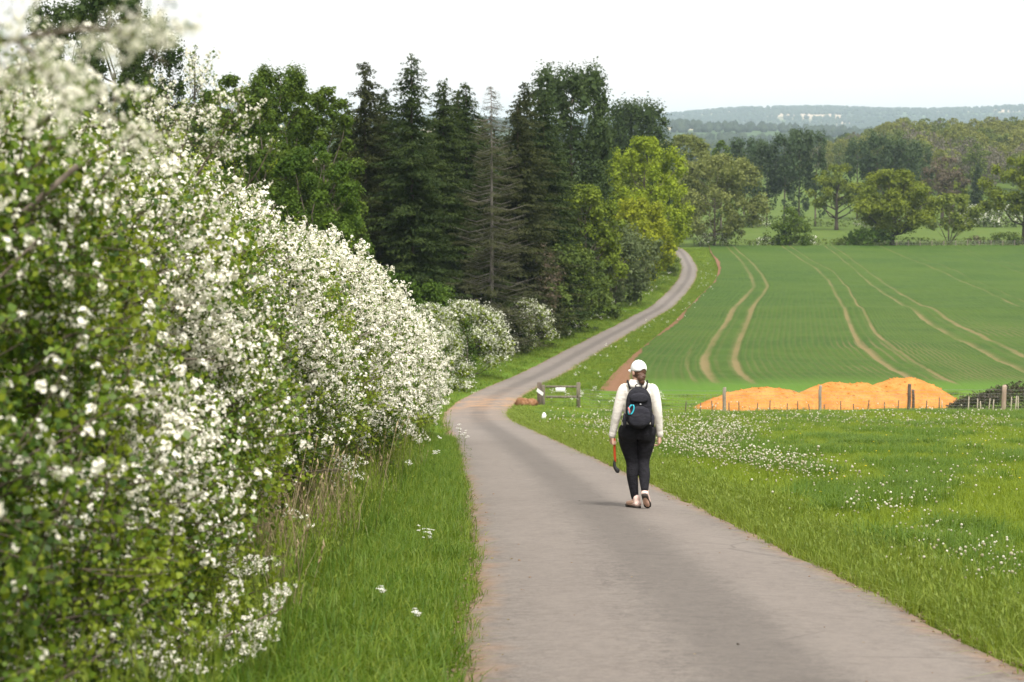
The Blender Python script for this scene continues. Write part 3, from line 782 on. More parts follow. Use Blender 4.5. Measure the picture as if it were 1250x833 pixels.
TUFTS = [tuft_mesh(1, 30, .11, .05, .13, .0055, .5, [M_GRASS, M_STRAW]), tuft_mesh(2, 30, .11, .06, .15, .005, .7, [M_GRASS, M_STRAW]),
         tuft_mesh(3, 34, .12, .08, .165, .006, .7, [M_GRASSL, M_STRAW]), tuft_mesh(4, 38, .12, .09, .20, .006, .8, [M_GRASSL, M_GRASSL], seeds(1, .18, .28)),
         tuft_mesh(5, 34, .12, .11, .26, .007, .6, [M_GRASSD, M_GRASSL], seeds(2, .28, .45)), tuft_mesh(6, 26, .10, .08, .2, .006, .6, [M_GRASSD, M_STRAW]),
         tuft_mesh(7, 14, .10, .2, .55, .004, .35, [M_STRAW, M_STRAW], seeds(4, .4, .8))]
rngF = np.random.default_rng(3)
CLOCKS = [clock_mesh(rngF, h, r, M_CLOCK) for h, r in ((.14, .014), (.20, .017), (.26, .013))] + [clock_mesh(rngF, .1, .014, M_YELLOW, True)]
UMBELS = [umbel_mesh(rngF, h, n) for h, n in ((.7, 9), (.9, 12), (.55, 7))]
SAND_X, SAND_Y = (9.3, 22.0), (93.6, 103.5)
def off_road(x, y, gap): return np.abs(x - road_x(y)) - road_half(y) > gap
def make_grass():
    rng = np.random.default_rng(21)
    P, S, I = [], [], []
    def put(x, y, s, i): P.append(np.stack([x, y, zt(x, y) - .01], -1)); S.append(s); I.append(i)
    def zone(n, y0, y1, sc, right=True, xmax=None, pw=1.0):
        y = y0 + (y1 - y0) * rng.random(n) ** pw
        lo = road_x(y) + road_half(y); hi = .27 * y + 2.5
        x = lo + (hi - lo) * rng.random(n)
        d = x - lo + .12 * (fbm(y / .5, x * 0, 44, 2) - .5)
        k = d > -.06
        long_ = d < .55 + .3 * fbm(y / 1.3, 0 * y, 45, 2)
        pa = fbm(x / 2.2, y / 4, 46, 3)
        r = rng.random(n)
        i = np.where(long_, np.where(r < .55, 2, 3), np.where(pa > .58, np.where(r < .5, 5, 0), np.where(r < .5, 0, 1)))
        clump = fbm(x / .7, y / 1.4, 47, 2) > .73
        i = np.where(clump & ~long_, 5, i)
        s = sc * rng.uniform(.75, 1.3, n) * np.where(clump & ~long_, 1.5, 1)
        put(x[k], y[k], s[k], i[k])
    zone(5200, 8, 20, 1.0); zone(9000, 20, 40, 1.15); zone(10500, 40, 66, 1.75); zone(8500, 66, 93, 2.4)
    zone(3000, 93, 108, 2.5)
    # extra fringe along the right edge of the lane
    y = rng.uniform(8, 92, 3400) ** 1.0; d = rng.exponential(.16, 3400) - .07; x = road_x(y) + road_half(y) + d
    put(x, y, rng.uniform(.7, 1.2, 3400) * (1 + .008 * y), rng.choice([2, 3, 2, 1], 3400))
    # left verge between the hedge and the lane
    n = 9000; y = 6 + 47 * rng.random(n) ** 1.35
    hi = road_x(y) - road_half(y); lo = -2.7 + 0 * y
    x = lo + (hi + .06 - lo) * rng.random(n) + .05 * (fbm(y / .5, 0 * y, 48, 2) - .5)
    d = hi - x
    r = rng.random(n)
    tall = sstep(.5, 1.3, d + .5 * (fbm(x, y / 2, 49, 2) - .5))
    i = np.where(r < tall * (.012 + .03 * sstep(.5, 1.6, d)) * (y > 11), 6, np.where(r < tall * .55, 4, np.where(rng.random(n) < .5, 2, 5)))
    put(x, y, rng.uniform(.7, 1.25, n) * (1 + .006 * y), i)
    # dry stalks standing in the hedge foot
    n = 45; y = rng.uniform(12.5, 20, n); x = -1.85 + rng.normal(0, .2, n)
    put(x, y, rng.uniform(.75, 1.2, n), np.full(n, 6))
    # verges up the lane, and the grass margin round the field
    n = 9000; y = rng.uniform(52, 400, n); hl = road_x(y) - road_half(y)
    x = hl + .1 - rng.uniform(0, 1, n) * np.interp(y, [52, 90, 130, 400], [9, 8, 6, 5])
    put(x, y, rng.uniform(2.0, 3.4, n) * np.interp(y, [50, 150, 400], [.7, 1, 1.6]), rng.choice([2, 3, 4, 0, 5], n))
    n = 9500; y = 104 + 292 * rng.random(n) ** 1.3; lo = road_x(y) + road_half(y); hi = np.maximum(field_left(y) + .3, lo + .5)
    x = lo - .15 + (hi - lo) * rng.random(n); near = y < 107.5
    put(x, y, rng.uniform(1.9, 3.2, n) * np.interp(y, [100, 150, 400], [.8, 1, 1.6]), rng.choice([2, 0, 1, 5], n))
    P = np.concatenate(P); S = np.concatenate(S); I = np.concatenate(I)
    k = off_road(P[:, 0], P[:, 1], -.03) & ~((P[:, 0] > 1.2) & (P[:, 0] < 2.0) & (np.abs(P[:, 1] - 95.8) < .3))
    k &= ~((P[:, 0] > SAND_X[0]) & (P[:, 0] < SAND_X[1]) & (P[:, 1] > SAND_Y[0] + 1) & (P[:, 1] < SAND_Y[1]) )
    P, S, I = P[k], S[k], I[k]
    rot = np.stack([rng.normal(0, .08, len(P)), rng.normal(0, .08, len(P)), rng.uniform(0, 6.28, len(P))], -1)
    S3 = np.stack([S, S, S / np.maximum(1, S * .72) * (1 - .5 * sstep(80, 90, P[:, 1]) * (P[:, 1] < 110))], -1)      # far tufts stand for wider clumps, not taller ones
    o = scatter('grass', P, rot, S3, I, TUFTS)
    tag(o, 'tufted green grass of the meadow and the lane verges', 'grass')
make_grass()
def make_flowers():
    rng = np.random.default_rng(31)
    # dandelion clocks, thickest in a pale drift behind the walker
    P, S, I = [], [], []
    def drift(n, cx, cy, sx, sy, sc, rot=0.0):
        a, b = rng.normal(0, 1, n) * sx, rng.normal(0, 1, n) * sy
        P.append(np.stack([cx + a, cy + b], -1)); S.append(sc * rng.uniform(.7, 1.3, n)); I.append(rng.choice([0, 1, 2], n))
    def drift_px(n, pts, wd, sc):
        for _ in range(n):
            k = rng.integers(0, len(pts) - 1); t = rng.random()
            px = pts[k][0] * (1 - t) + pts[k + 1][0] * t + rng.normal(0, 24); py = pts[k][1] * (1 - t) + pts[k + 1][1] * t + rng.normal(0, wd)
            g = ground_at(px, py); P.append(g[None, :2]); S.append([sc * rng.uniform(.7, 1.3)]); I.append([rng.integers(0, 3)])
    drift_px(1350, [(690, 522), (760, 535), (810, 548), (860, 560), (920, 572), (1000, 586)], 7, 1.25)
    drift_px(1150, [(730, 520), (800, 524), (880, 528), (900, 540), (830, 545)], 7, 1.35)
    drift_px(650, [(860, 512), (960, 520), (1060, 520), (1150, 521), (1240, 524)], 6, 1.4)
    drift_px(170, [(1140, 690), (1180, 695), (1215, 705), (1250, 700)], 13, .85)
    drift_px(60, [(1130, 668), (1160, 662), (1200, 680)], 12, .8)
    drift_px(460, [(900, 560), (1040, 600), (1100, 640), (1240, 560), (1150, 540)], 26, 1.0)
    P = np.concatenate(P); S = np.concatenate(S); I = np.concatenate(I)
    n = 130; y = rng.uniform(14, 70, n); x = road_x(y) + road_half(y) + .3 + rng.random(n) * (.25 * y)
    P = np.concatenate([P, np.stack([x, y], -1)]); S = np.concatenate([S, rng.uniform(.9, 1.4, n)]); I = np.concatenate([I, np.full(n, 3)])
    k = off_road(P[:, 0], P[:, 1], .15) & (P[:, 1] < 92.5)
    P, S, I = P[k], S[k], I[k]
    S = S * np.interp(P[:, 1], [15, 40, 90], [.72, .85, 1.15]) * rng.uniform(.6, 1.25, len(P))
    Q = np.stack([P[:, 0], P[:, 1], zt(P[:, 0], P[:, 1])], -1)
    rot = np.stack([rng.normal(0, .12, len(Q)), rng.normal(0, .12, len(Q)), rng.uniform(0, 6.28, len(Q))], -1)
    tag(scatter('dandelion_clocks', Q, rot, S, I, CLOCKS), 'pale drift of dandelion clocks in the meadow grass behind the walker', 'wildflowers')
    # cow parsley on the verges and by the gate
    P, S = [], []
    def patch(n, f, s0, s1):
        for _ in range(n):
            x, y = f(); P.append([x, y]); S.append(rng.uniform(s0, s1))
    patch(30, lambda: (rng.uniform(1.9, 7.5), 96.3 + rng.normal(0, .7)), .7, 1.1)
    patch(4, lambda: (rng.uniform(-1.1, -.5), rng.uniform(10.5, 18)), .32, .48)
    patch(6, lambda: (-1.55 + rng.normal(0, .3), rng.uniform(26, 50)), .55, .8)
    def vl():
        y = rng.uniform(100, 330); return road_x(y) - road_half(y) - rng.uniform(.8, 4.5), y
    def vr():
        y = rng.uniform(112, 340); return road_x(y) + road_half(y) + rng.uniform(.6, 3.5), y
    patch(120, vl, .8, 1.3); patch(60, vr, .7, 1.1)
    P = np.array(P); S = np.array(S)
    Q = np.stack([P[:, 0], P[:, 1], zt(P[:, 0], P[:, 1])], -1)
    rot = np.stack([rng.normal(0, .08, len(Q)), rng.normal(0, .08, len(Q)), rng.uniform(0, 6.28, len(Q))], -1)
    tag(scatter('cow_parsley', Q, rot, S, rng.integers(0, 3, len(Q)), UMBELS), 'white cow parsley flowering along the verges and beside the gate', 'wildflowers')
make_flowers()

# grit, clods and dead leaves lying on the lane, mostly along its edges
def make_grit():
    rng = np.random.default_rng(71); kinds = []
    for k in range(4):
        mb = MB(); r = rng.uniform(.6, 1.2, 3) * [1, .8, .5]; ball(mb, (0, 0, r[2] * .3), r, 0, 6, 4)
        V, t = mb.v[0]; V *= rng.uniform(.8, 1.25, (len(V), 1))
        kinds.append(mb.mesh('grit', plain_mat('lane_grit', (.13, .085, .055), (.26, .19, .14), 3, .95, .1, 0)))
    for k in range(2):
        mb = MB(); leaves(mb, [[0, 0, .25], [.4, .3, .2]], [[.2, .1, 1], [-.3, .2, 1]], [[1, 0, 0], [.3, 1, 0]], [2.2, 1.6], .6, 0, [.2, .8]); kinds.append(mb.mesh('grit', M_STRAW))
    for k in range(2):
        mb = MB(); ball(mb, (0, 0, .3), (1.6, .8, .5), 0, 6, 4); kinds.append(mb.mesh('grit', plain_mat('dark_crumb', (.03, .024, .02), (.06, .05, .04), 3, .95, .1, 0)))
    n = 5200; y = 7 + 60 * rng.random(n) ** 1.7; e = rng.exponential(.07, n); sd = rng.choice([-1, 1], n)
    u = road_half(y) + .07 - e; x = road_x(y) + sd * u
    s = rng.uniform(.006, .016, n) * (1 + y / 40); i = rng.choice(6, n, p=[.2, .2, .2, .2, .1, .1])
    m = 46; y2 = 8 + 40 * rng.random(m) ** 1.4; x2 = road_x(y2) + rng.uniform(-1.3, 1.3, m)
    x = np.concatenate([x, x2]); y = np.concatenate([y, y2]); s = np.concatenate([s, rng.uniform(.006, .012, m)]); i = np.concatenate([i, rng.choice([6, 7, 4, 0], m)])
    un = (x - road_x(y)) / (road_half(y) + .10)
    z = -depth(y) + .03 + .035 * (1 - un ** 2) + .002
    P = np.stack([x, y, z], -1); rot = np.stack([0 * x, 0 * x, rng.uniform(0, 6.28, len(x))], -1)
    tag(scatter('grit', P, rot, s, i, kinds), 'earth crumbs, grit and dead leaves along the edges of the lane', 'grit')
make_grit()

# ------------------------------------------------------------------ fence, gate, heaps
WOOD = bark_mat('weathered_post_wood', (.20, .165, .125), (.33, .285, .23))
WOODP = bark_mat('pinkish_post_wood', (.27, .195, .15), (.36, .28, .22))
WOODD = bark_mat('dark_post_wood', (.075, .058, .045), (.15, .12, .095))
WIRE = plain_mat('galvanised_wire', (.22, .22, .21), (.14, .13, .12), 40, .5, .5, 0)
PAPER = plain_mat('white_notice', (.78, .78, .77), (.70, .70, .69), 8, .6, .3, 0)
def post_mesh(h, w, mat, seed, rnd=True):
    rng = np.random.default_rng(seed); mb = MB()
    z = np.array([-.35, 0, h * .4, h * .75, h - .03, h])
    add_tube(mb, np.stack([rng.normal(0, .008, 6), rng.normal(0, .008, 6), z], -1), np.array([1.05, 1.04, 1, .98, .97, .82]) * w / 2, 9)
    return mb
def make_fence():
    fy = 92.8
    f = empty('stock_fence', (wx(1001, fy), fy, float(zt(wx(1001, fy), fy))), 'wire stock fence on grey wooden posts in front of the orange heaps', 'fence')
    O = np.array(f.location)
    xs = []
    for k, (px, top, wd, mt) in enumerate([(768, 476, .14, WOOD), (884, 473, .17, WOOD), (1001, 471, .15, WOOD), (1109.5, 469, .17, WOODD), (1114.5, 476, .13, WOODD), (1225, 471, .22, WOODP), (1342, 471, .17, WOOD)]):
        y = fy + (.12 if px == 1114.5 else 0) + .15 * math.sin(k * 2.1); x = wx(px, y); z = float(zt(x, y)); h = wz(top, y) - z
        o = post_mesh(h, wd, mt, k).build('fence_post', mt, f, True, loc=np.array([x, y, z]) - O)
        o.rotation_euler = (0, .015 * math.sin(k * 3), 0)
        xs.append(x)
    net = MB(); X0, X1 = wx(712, fy), xs[-1]
    xx = np.arange(X0, X1, .5)
    for h in (.12, .24, .38, .54, .70, .82, 1.0):
        add_tube(net, np.stack([xx, fy + .09 + 0 * xx, zt(xx, 0 * xx + fy) + h + .012 * np.sin(xx * 3 + h * 9)], -1) - O, .0045 if h < .8 else .006, 4)
    for x in np.arange(X0, X1, .30):
        z = float(zt(x, fy)); add_tube(net, np.array([[x, fy + .09, z + .12], [x + .01, fy + .09, z + .82]]) - O, .0035, 3)
    o = net.build('wire_netting', WIRE, f); o['kind'] = 'stuff'
    rng = np.random.default_rng(8)
    st = {}
    for nm, mt, sd in (('dark', WOODD, 1), ('pale', plain_mat('pale_stake_wood', (.50, .44, .36), (.40, .34, .27), 20, .9, .1, .2), 2)):
        mb = MB(); add_tube(mb, [[0, 0, -.25], [.005, 0, .25], [.012, .004, .55], [.014, .004, .58]], [.028, .026, .024, .012], 7)
        st[nm] = mb.mesh('stake_' + nm, mt, True)
    for px in list(range(838, 1110, 17)) + [1131, 1143]:
        p = px + rng.uniform(-4, 4); y = 91.9 + rng.uniform(-.25, .25); x = wx(p, y)
        o = link('planting_stake', st['dark'], None, (x, y, float(zt(x, y)) - .02), (rng.normal(0, .06), rng.normal(0, .06), rng.uniform(0, 6)), (1, 1, rng.uniform(.75, 1.25)))
        tag(o, 'short dark planting stake in the grass before the orange heaps', 'stake', 'dark planting stakes before the orange heaps')
    for px in (1150, 1182, 1193, 1197.5, 1207, 1212, 1234, 1239.5, 1243):
        y = 91.9 + rng.uniform(-.25, .25); x = wx(px, y)
        o = link('planting_stake', st['pale'], None, (x, y, float(zt(x, y)) - .02), (rng.normal(0, .06), rng.normal(0, .06), rng.uniform(0, 6)), (1, 1, rng.uniform(.9, 1.4)))
        tag(o, 'short pale planting stake standing before the dark brushwood heap', 'stake', 'pale planting stakes before the brushwood')
make_fence()
RAILW = bark_mat('mossy_rail_wood', (.11, .095, .07), (.20, .175, .135))
def make_gate_fence():
    gy = 95.8; x0, x1 = wx(660, gy), wx(706, gy)
    g = empty('rail_fence', (x0, gy, float(zt(x0, gy))), 'short wooden post and rail fence with white signs beside the lane', 'fence')
    z0, z1 = float(zt(x0, gy)), float(zt(x1, gy)); O = np.array(g.location)
    top = wz(467, gy)
    mb = MB(); box(mb, [0, 0, (top - z0) / 2 - .1], [.22, .22, top - z0 + .2], bev=.02); mb.build('fence_post', WOODD, g, loc=(-.06, 0, 0))
    mb = MB(); box(mb, [0, 0, (top - z0) / 2 - .16], [.16, .18, top - z0 + .06], bev=.02); mb.build('fence_post', RAILW, g, loc=(.13, .02, 0))
    t1 = wz(467, gy)
    mb = MB(); box(mb, [0, 0, (t1 - z1) / 2 - .1], [.19, .16, t1 - z1 + .2], bev=.02); mb.build('fence_post', RAILW, g, loc=(x1 - x0, 0, z1 - z0))
    L = x1 - x0
    for py in (472, 484.5):
        z = wz(py, gy) - z0; mb = MB()
        box(mb, [0, 0, 0], [L - .25, .06, .10], bev=.012); mb.build('rail', RAILW, g, loc=(L / 2 + .12, -.04 if py < 480 else -.05, z))
    mb = MB(); box(mb, [0, 0, 0], [.47, .012, .20], bev=.003); mb.build('sign', PAPER, g, loc=(wx(684, gy) - x0, -.09, wz(475.6, gy) - z0))
    mb = MB()
    a = np.linspace(0, 1, 6)
    V = np.array([[[.30 * t - .0, -.012 * math.sin(t * 6), -.23 * t], [.30 * t + .05, -.012 * math.sin(t * 6 + 1) - .01, -.23 * t + .16]] for t in a]).reshape(-1, 3)
    F = grid_faces(6, 2); mb.add(np.concatenate([V, V + [0, .008, 0]]), np.concatenate([F, F[:, ::-1] + 12]))
    mb.build('notice', PAPER, g, loc=(-.21, -.13, wz(477.5, gy) - z0))
    mb = MB()
    xx = np.linspace(.1, L, 9)
    for h in (.15, .3, .45, .58): add_tube(mb, np.stack([xx, 0 * xx + .02, 0 * xx + h], -1), .004, 3)
    for x in xx: add_tube(mb, [[x, .02, .05], [x, .02, .6]], .004, 3)
    mb.build('wire_netting', WIRE, g)['kind'] = 'stuff'
make_gate_fence()
def lump(mb, c, r, seed, n=18, m=11, rough=.25, flat=True):
    rng = np.random.default_rng(seed)
    ph = np.linspace(.02, np.pi - .02, m); th = np.linspace(0, 2 * np.pi, n, endpoint=False)
    PH, TH = np.meshgrid(ph, th, indexing='ij')
    k = 1 + rough * (fbm(TH * 1.2 + 10 * seed, PH * 1.6, seed, 3) - .5) * 2 * np.sin(PH)
    U = np.stack([np.sin(PH) * np.cos(TH), np.sin(PH) * np.sin(TH), np.cos(PH)], -1) * k[..., None] * np.asarray(r)
    V = U.reshape(-1, 3) + np.asarray(c)
    mb.add(V, grid_faces(m, n, True)[:, ::-1])
for k, (px, py, r, lab) in enumerate([(638, 499, (.38, .3, .26), 'larger rusty brown clod of earth left of the gatepost'), (648, 499, (.30, .26, .24), 'smaller rusty brown clod of earth touching the gatepost')]):
    y = 94.6; x = wx(px, y); mb = MB(); lump(mb, (0, 0, r[2] * .5), r, 3 + k, rough=.5)
    tag(mb.build('earth_clod', plain_mat('rusty_earth', (.16, .075, .035), (.27, .15, .085), 7, .95, .05, 1, .05), None, False, loc=(x, y, float(zt(x, y)))), lab, 'clod', 'earth clods by the gatepost')
g_ = ground_at(664, 514)
mb = MB(); lump(mb, (0, 0, .12), (.10, .07, .20), 9, 10, 8, .5)
tag(mb.build('plastic_bag', PAPER, None, True, loc=(g_[0], g_[1], float(zt(g_[0], g_[1])))), 'small crumpled white bag lying in the grass below the gatepost', 'bag')

M_SAND = None
def make_heaps():
    m, n, o = new_mat('orange_sand'); q = NB(n)
    v = q.pos(); n1 = q.noise(v, 1.6, 5, .65); n2 = q.noise(v, 9, 4, .7)
    c = q.mix(q.step(n1, .3, .7), (.43, .175, .038), (.55, .26, .078))
    c = q.mix(q.math('MULTIPLY', q.step(n2, .52, .70), .7), c, (.33, .125, .032))
    c = q.mix(q.math('MULTIPLY', q.step(q.noise(v, .7, 4, .6), .52, .68), .5), c, (.36, .15, .05))
    n.links.new(q.bsdf(c, .95, .05, q.bump(n2, .9, .09)), o.inputs[0])
    for k, (px, y, wd, top, off, lab) in enumerate([
            (931, 97.6, 6.6, 473.5, .1, 'low orange heap of sand at the left end behind the fence'),
            (1035, 98.8, 8.2, 467, -.1, 'broad orange sand heap in the middle behind the fence'),
            (1100, 100.0, 6.9, 461.5, .25, 'tallest orange sand heap at the right end behind the fence')]):
        x = wx(px, y); z = float(zt(x, y)); h = wz(top, y) - z
        nu, nv = 30, 64
        r = np.linspace(0, 1.08, nu)[:, None]; th = np.linspace(0, 2 * np.pi, nv, endpoint=False)[None]
        rad = 1 + .16 * (fbm(np.cos(th) * 1.3 + 5 + k * 7, np.sin(th) * 1.3, 70 + k, 2) - .5) * 2
        X = r * np.cos(th) * wd / 2 * rad; Y = r * np.sin(th) * 2.7 * rad
        prof = np.clip(np.cos(np.clip(r, 0, 1) * np.pi / 2) ** 1.15, 0, 1) + 0 * th
        Z = h * prof * (1 + off * np.cos(th) * r * .6) + .30 * (fbm(X * 1.1 + 3, Y * 1.1, 80 + k, 4) - .5) * sstep(1.05, .75, r) + .05 * (fbm(X * 5, Y * 5, 84 + k, 2) - .5) - .35 * sstep(.93, 1.08, r)
        mb = MB(); mb.add(np.stack([X, Y, Z + zt(x + X, y + Y) - z], -1).reshape(-1, 3), grid_faces(nu, nv, True))
        rng = np.random.default_rng(90 + k)
        for _ in range(70):
            a = rng.uniform(0, 6.28); rr = rng.uniform(.1, 1.0); i = int(rr / 1.08 * (nu - 1)); j = int(a / 6.2832 * nv) % nv
            s = rng.uniform(.03, .09) * (1.4 if rr > .8 else 1)
            ball(mb, [X[i, j], Y[i, j], Z[i, j] + float(zt(x + X[i, j], y + Y[i, j])) - z], (s, s * .8, s * .7), 0, 6, 4)
        tag(mb.build('sand_heap', m, None, True, loc=(x, y, z)), lab, 'sand heap', 'orange sand heaps behind the fence')
make_heaps()
def make_brush():
    rng = np.random.default_rng(77)
    x, y = wx(1238, 96.5), 96.5; z = float(zt(x, y))
    b = empty('brushwood_heap', (x, y, z), 'dark heap of cut brushwood behind the fence at the right edge', 'brush heap')
    n = 1500; mb = MB(); lf = MB()
    u = rng.uniform(-1, 1, n); L = 3.1
    prof = np.where(u < 0, np.clip(1 + u, 0, 1) ** .8, 1 - .15 * u)
    px = u * L; py = rng.normal(0, .55, n) * (.4 + .6 * prof); pz = 1.22 * prof * np.sqrt(rng.random(n)) * np.exp(-(py / 1.3) ** 2)
    for i in range(420):
        a = rng.uniform(0, 6.28); l = rng.uniform(.4, 1.0); d = np.array([math.cos(a), math.sin(a) * .5, rng.normal(-.1, .3)]) * l / 2
        c = np.array([px[i], py[i], pz[i]]); add_tube(mb, [c - d, c + rng.normal(0, .05, 3), c + d], [.022, .016, .006], 4, 0, rng.random())
    C = np.stack([px, py, pz + .03], -1)
    C = np.concatenate([C + rng.normal(0, .09, C.shape) for _ in range(4)])
    leaves(lf, C, rng.normal(0, 1, C.shape) + [0, 0, .5], rng.normal(0, 1, C.shape), rng.uniform(.08, .2, len(C)), .35, 0, rng.random(len(C)))
    mb.build('twigs', plain_mat('dead_twig', (.06, .048, .036), (.13, .11, .085), 14, .95, .05, .3), b)
    lf.build('dead_leaves', leaf_mat('withered_leaf', (.022, .030, .014), (.075, .080, .045), .15, .9, .3, .05), b)
make_brush()

# ------------------------------------------------------------------ the walker
def limb(mb, pts, rad, n=14, ell=None):
    pts = np.asarray(pts, float); rad = np.asarray(rad, float)
    k = np.linspace(0, len(pts) - 1, (len(pts) - 1) * 5 + 1); i = np.arange(len(pts))
    def cr(a):                                           # Catmull-Rom through the joints
        a = np.concatenate([[2 * a[0] - a[1]], a, [2 * a[-1] - a[-2]]]); o = []
        for q in k:
            j = min(int(q), len(pts) - 2); t = q - j; p0, p1, p2, p3 = a[j:j + 4]
            o.append(.5 * (2 * p1 + (p2 - p0) * t + (2 * p0 - 5 * p1 + 4 * p2 - p3) * t ** 2 + (3 * p1 - p0 - 3 * p2 + p3) * t ** 3))
        return np.array(o)
    P, r = cr(pts), cr(rad)
    V, F = tube(P, r, n, ell=ell); m = len(V)
    b = mb.n
    mb.add(np.concatenate([V, P[:1], P[-1:]]), F[:, ::-1])
    j = np.arange(n); j2 = (j + 1) % n; e = (len(P) - 1) * n
    mb.f.append((np.concatenate([np.stack([np.full(n, b + m), b + j, b + j2], -1), np.stack([np.full(n, b + m + 1), b + e + j2, b + e + j], -1)]), 0))
    if ell is None:
        ball(mb, P[0], r[0] * .99, 0, 12, 8); ball(mb, P[-1], r[-1] * .99, 0, 12, 8)
def loft(mb, rings, n=24):
    """rings of (centre, rx, ry)"""
    th = np.linspace(0, 2 * np.pi, n, endpoint=False)
    V = np.array([[[c[0] + rx * math.cos(t), c[1] + ry * math.sin(t), c[2]] for t in th] for c, rx, ry in rings]).reshape(-1, 3)
    b = mb.n; m = len(V)
    mb.add(np.concatenate([V, [rings[0][0]], [rings[-1][0]]]), grid_faces(len(rings), n, True))
    j = np.arange(n); j2 = (j + 1) % n; e = (len(rings) - 1) * n
    mb.f.append((np.concatenate([np.stack([np.full(n, b + m), b + j2, b + j], -1), np.stack([np.full(n, b + m + 1), b + e + j, b + e + j2], -1)]), 0))
def remesh(o, vox, it=4):
    r = o.modifiers.new('skin', 'REMESH'); r.mode = 'VOXEL'; r.voxel_size = vox; r.use_smooth_shade = True
    if it:
        s = o.modifiers.new('soft', 'SMOOTH'); s.factor = .5; s.iterations = it
    return o
SKIN = plain_mat('skin', (.56, .34, .25), (.60, .38, .29), 40, .55, .35, .05, .001)
def fabric(name, a, b, scale=60, bump=.4, dist=.006):
    m, n, o = new_mat(name); q = NB(n)
    v = q.node('ShaderNodeTexCoord').outputs['Object']
    mpn = q.node('ShaderNodeMapping'); q.put(mpn.inputs[0], v); mpn.inputs['Scale'].default_value = (1, 1, 1.8)
    f = q.noise(mpn.outputs[0], 13, 4, .6, .6); g = q.noise(v, scale * 3, 2)
    n.links.new(q.bsdf(q.mix(q.step(f, .3, .7), a, b), .85, .2, q.bump(q.math('ADD', f, q.math('MULTIPLY', g, .15)), bump, .03)), o.inputs[0])
    return m
def hand(mb, wrist, down, palmn, curl, side, spread=1.0):
    """a palm, four unequal fingers bent at the knuckles and a thumb from the side of the palm"""
    d = unit(np.array(down, float)); nrm = unit(np.array(palmn, float)); nrm = unit(nrm - d * (nrm @ d)); a = np.cross(d, nrm) * side
    w0 = np.array(wrist, float)
    limb(mb, [w0 - d * .03, w0 + d * .02], [.026, .026])
    for t in np.linspace(-1, 1, 4):
        limb(mb, [w0 + a * t * .012, w0 + d * .085 + a * t * .030], [.017, .0145], 10)
    tips = []
    for k, (L, r) in enumerate(((.068, .0086), (.077, .009), (.072, .0087), (.056, .0078))):
        t = 1 - k * 2 / 3; p = w0 + d * .087 + a * t * .031 * spread; ang = 0.0; pts = [p - d * .012]
        for s, c in zip((.46, .31, .23), curl):
            ang += c + .06 * k; p = p + (d * math.cos(ang) + nrm * math.sin(ang)) * L * s * 1.05; pts.append(p)
        limb(mb, pts, [r * 1.05, r, r * .95, r * .85], 9); tips.append(p)
    p = w0 + d * .022 + a * .026
    q1 = p + (d * .7 + a * .55 + nrm * .35) * .036; q2 = q1 + (d * .75 + a * .05 + nrm * .6) * .030; q3 = q2 + (d * .7 - a * .35 + nrm * .55) * .024
    limb(mb, [p, q1, q2, q3], [.015, .0115, .0098, .0085], 9)
    return w0, d, nrm, a
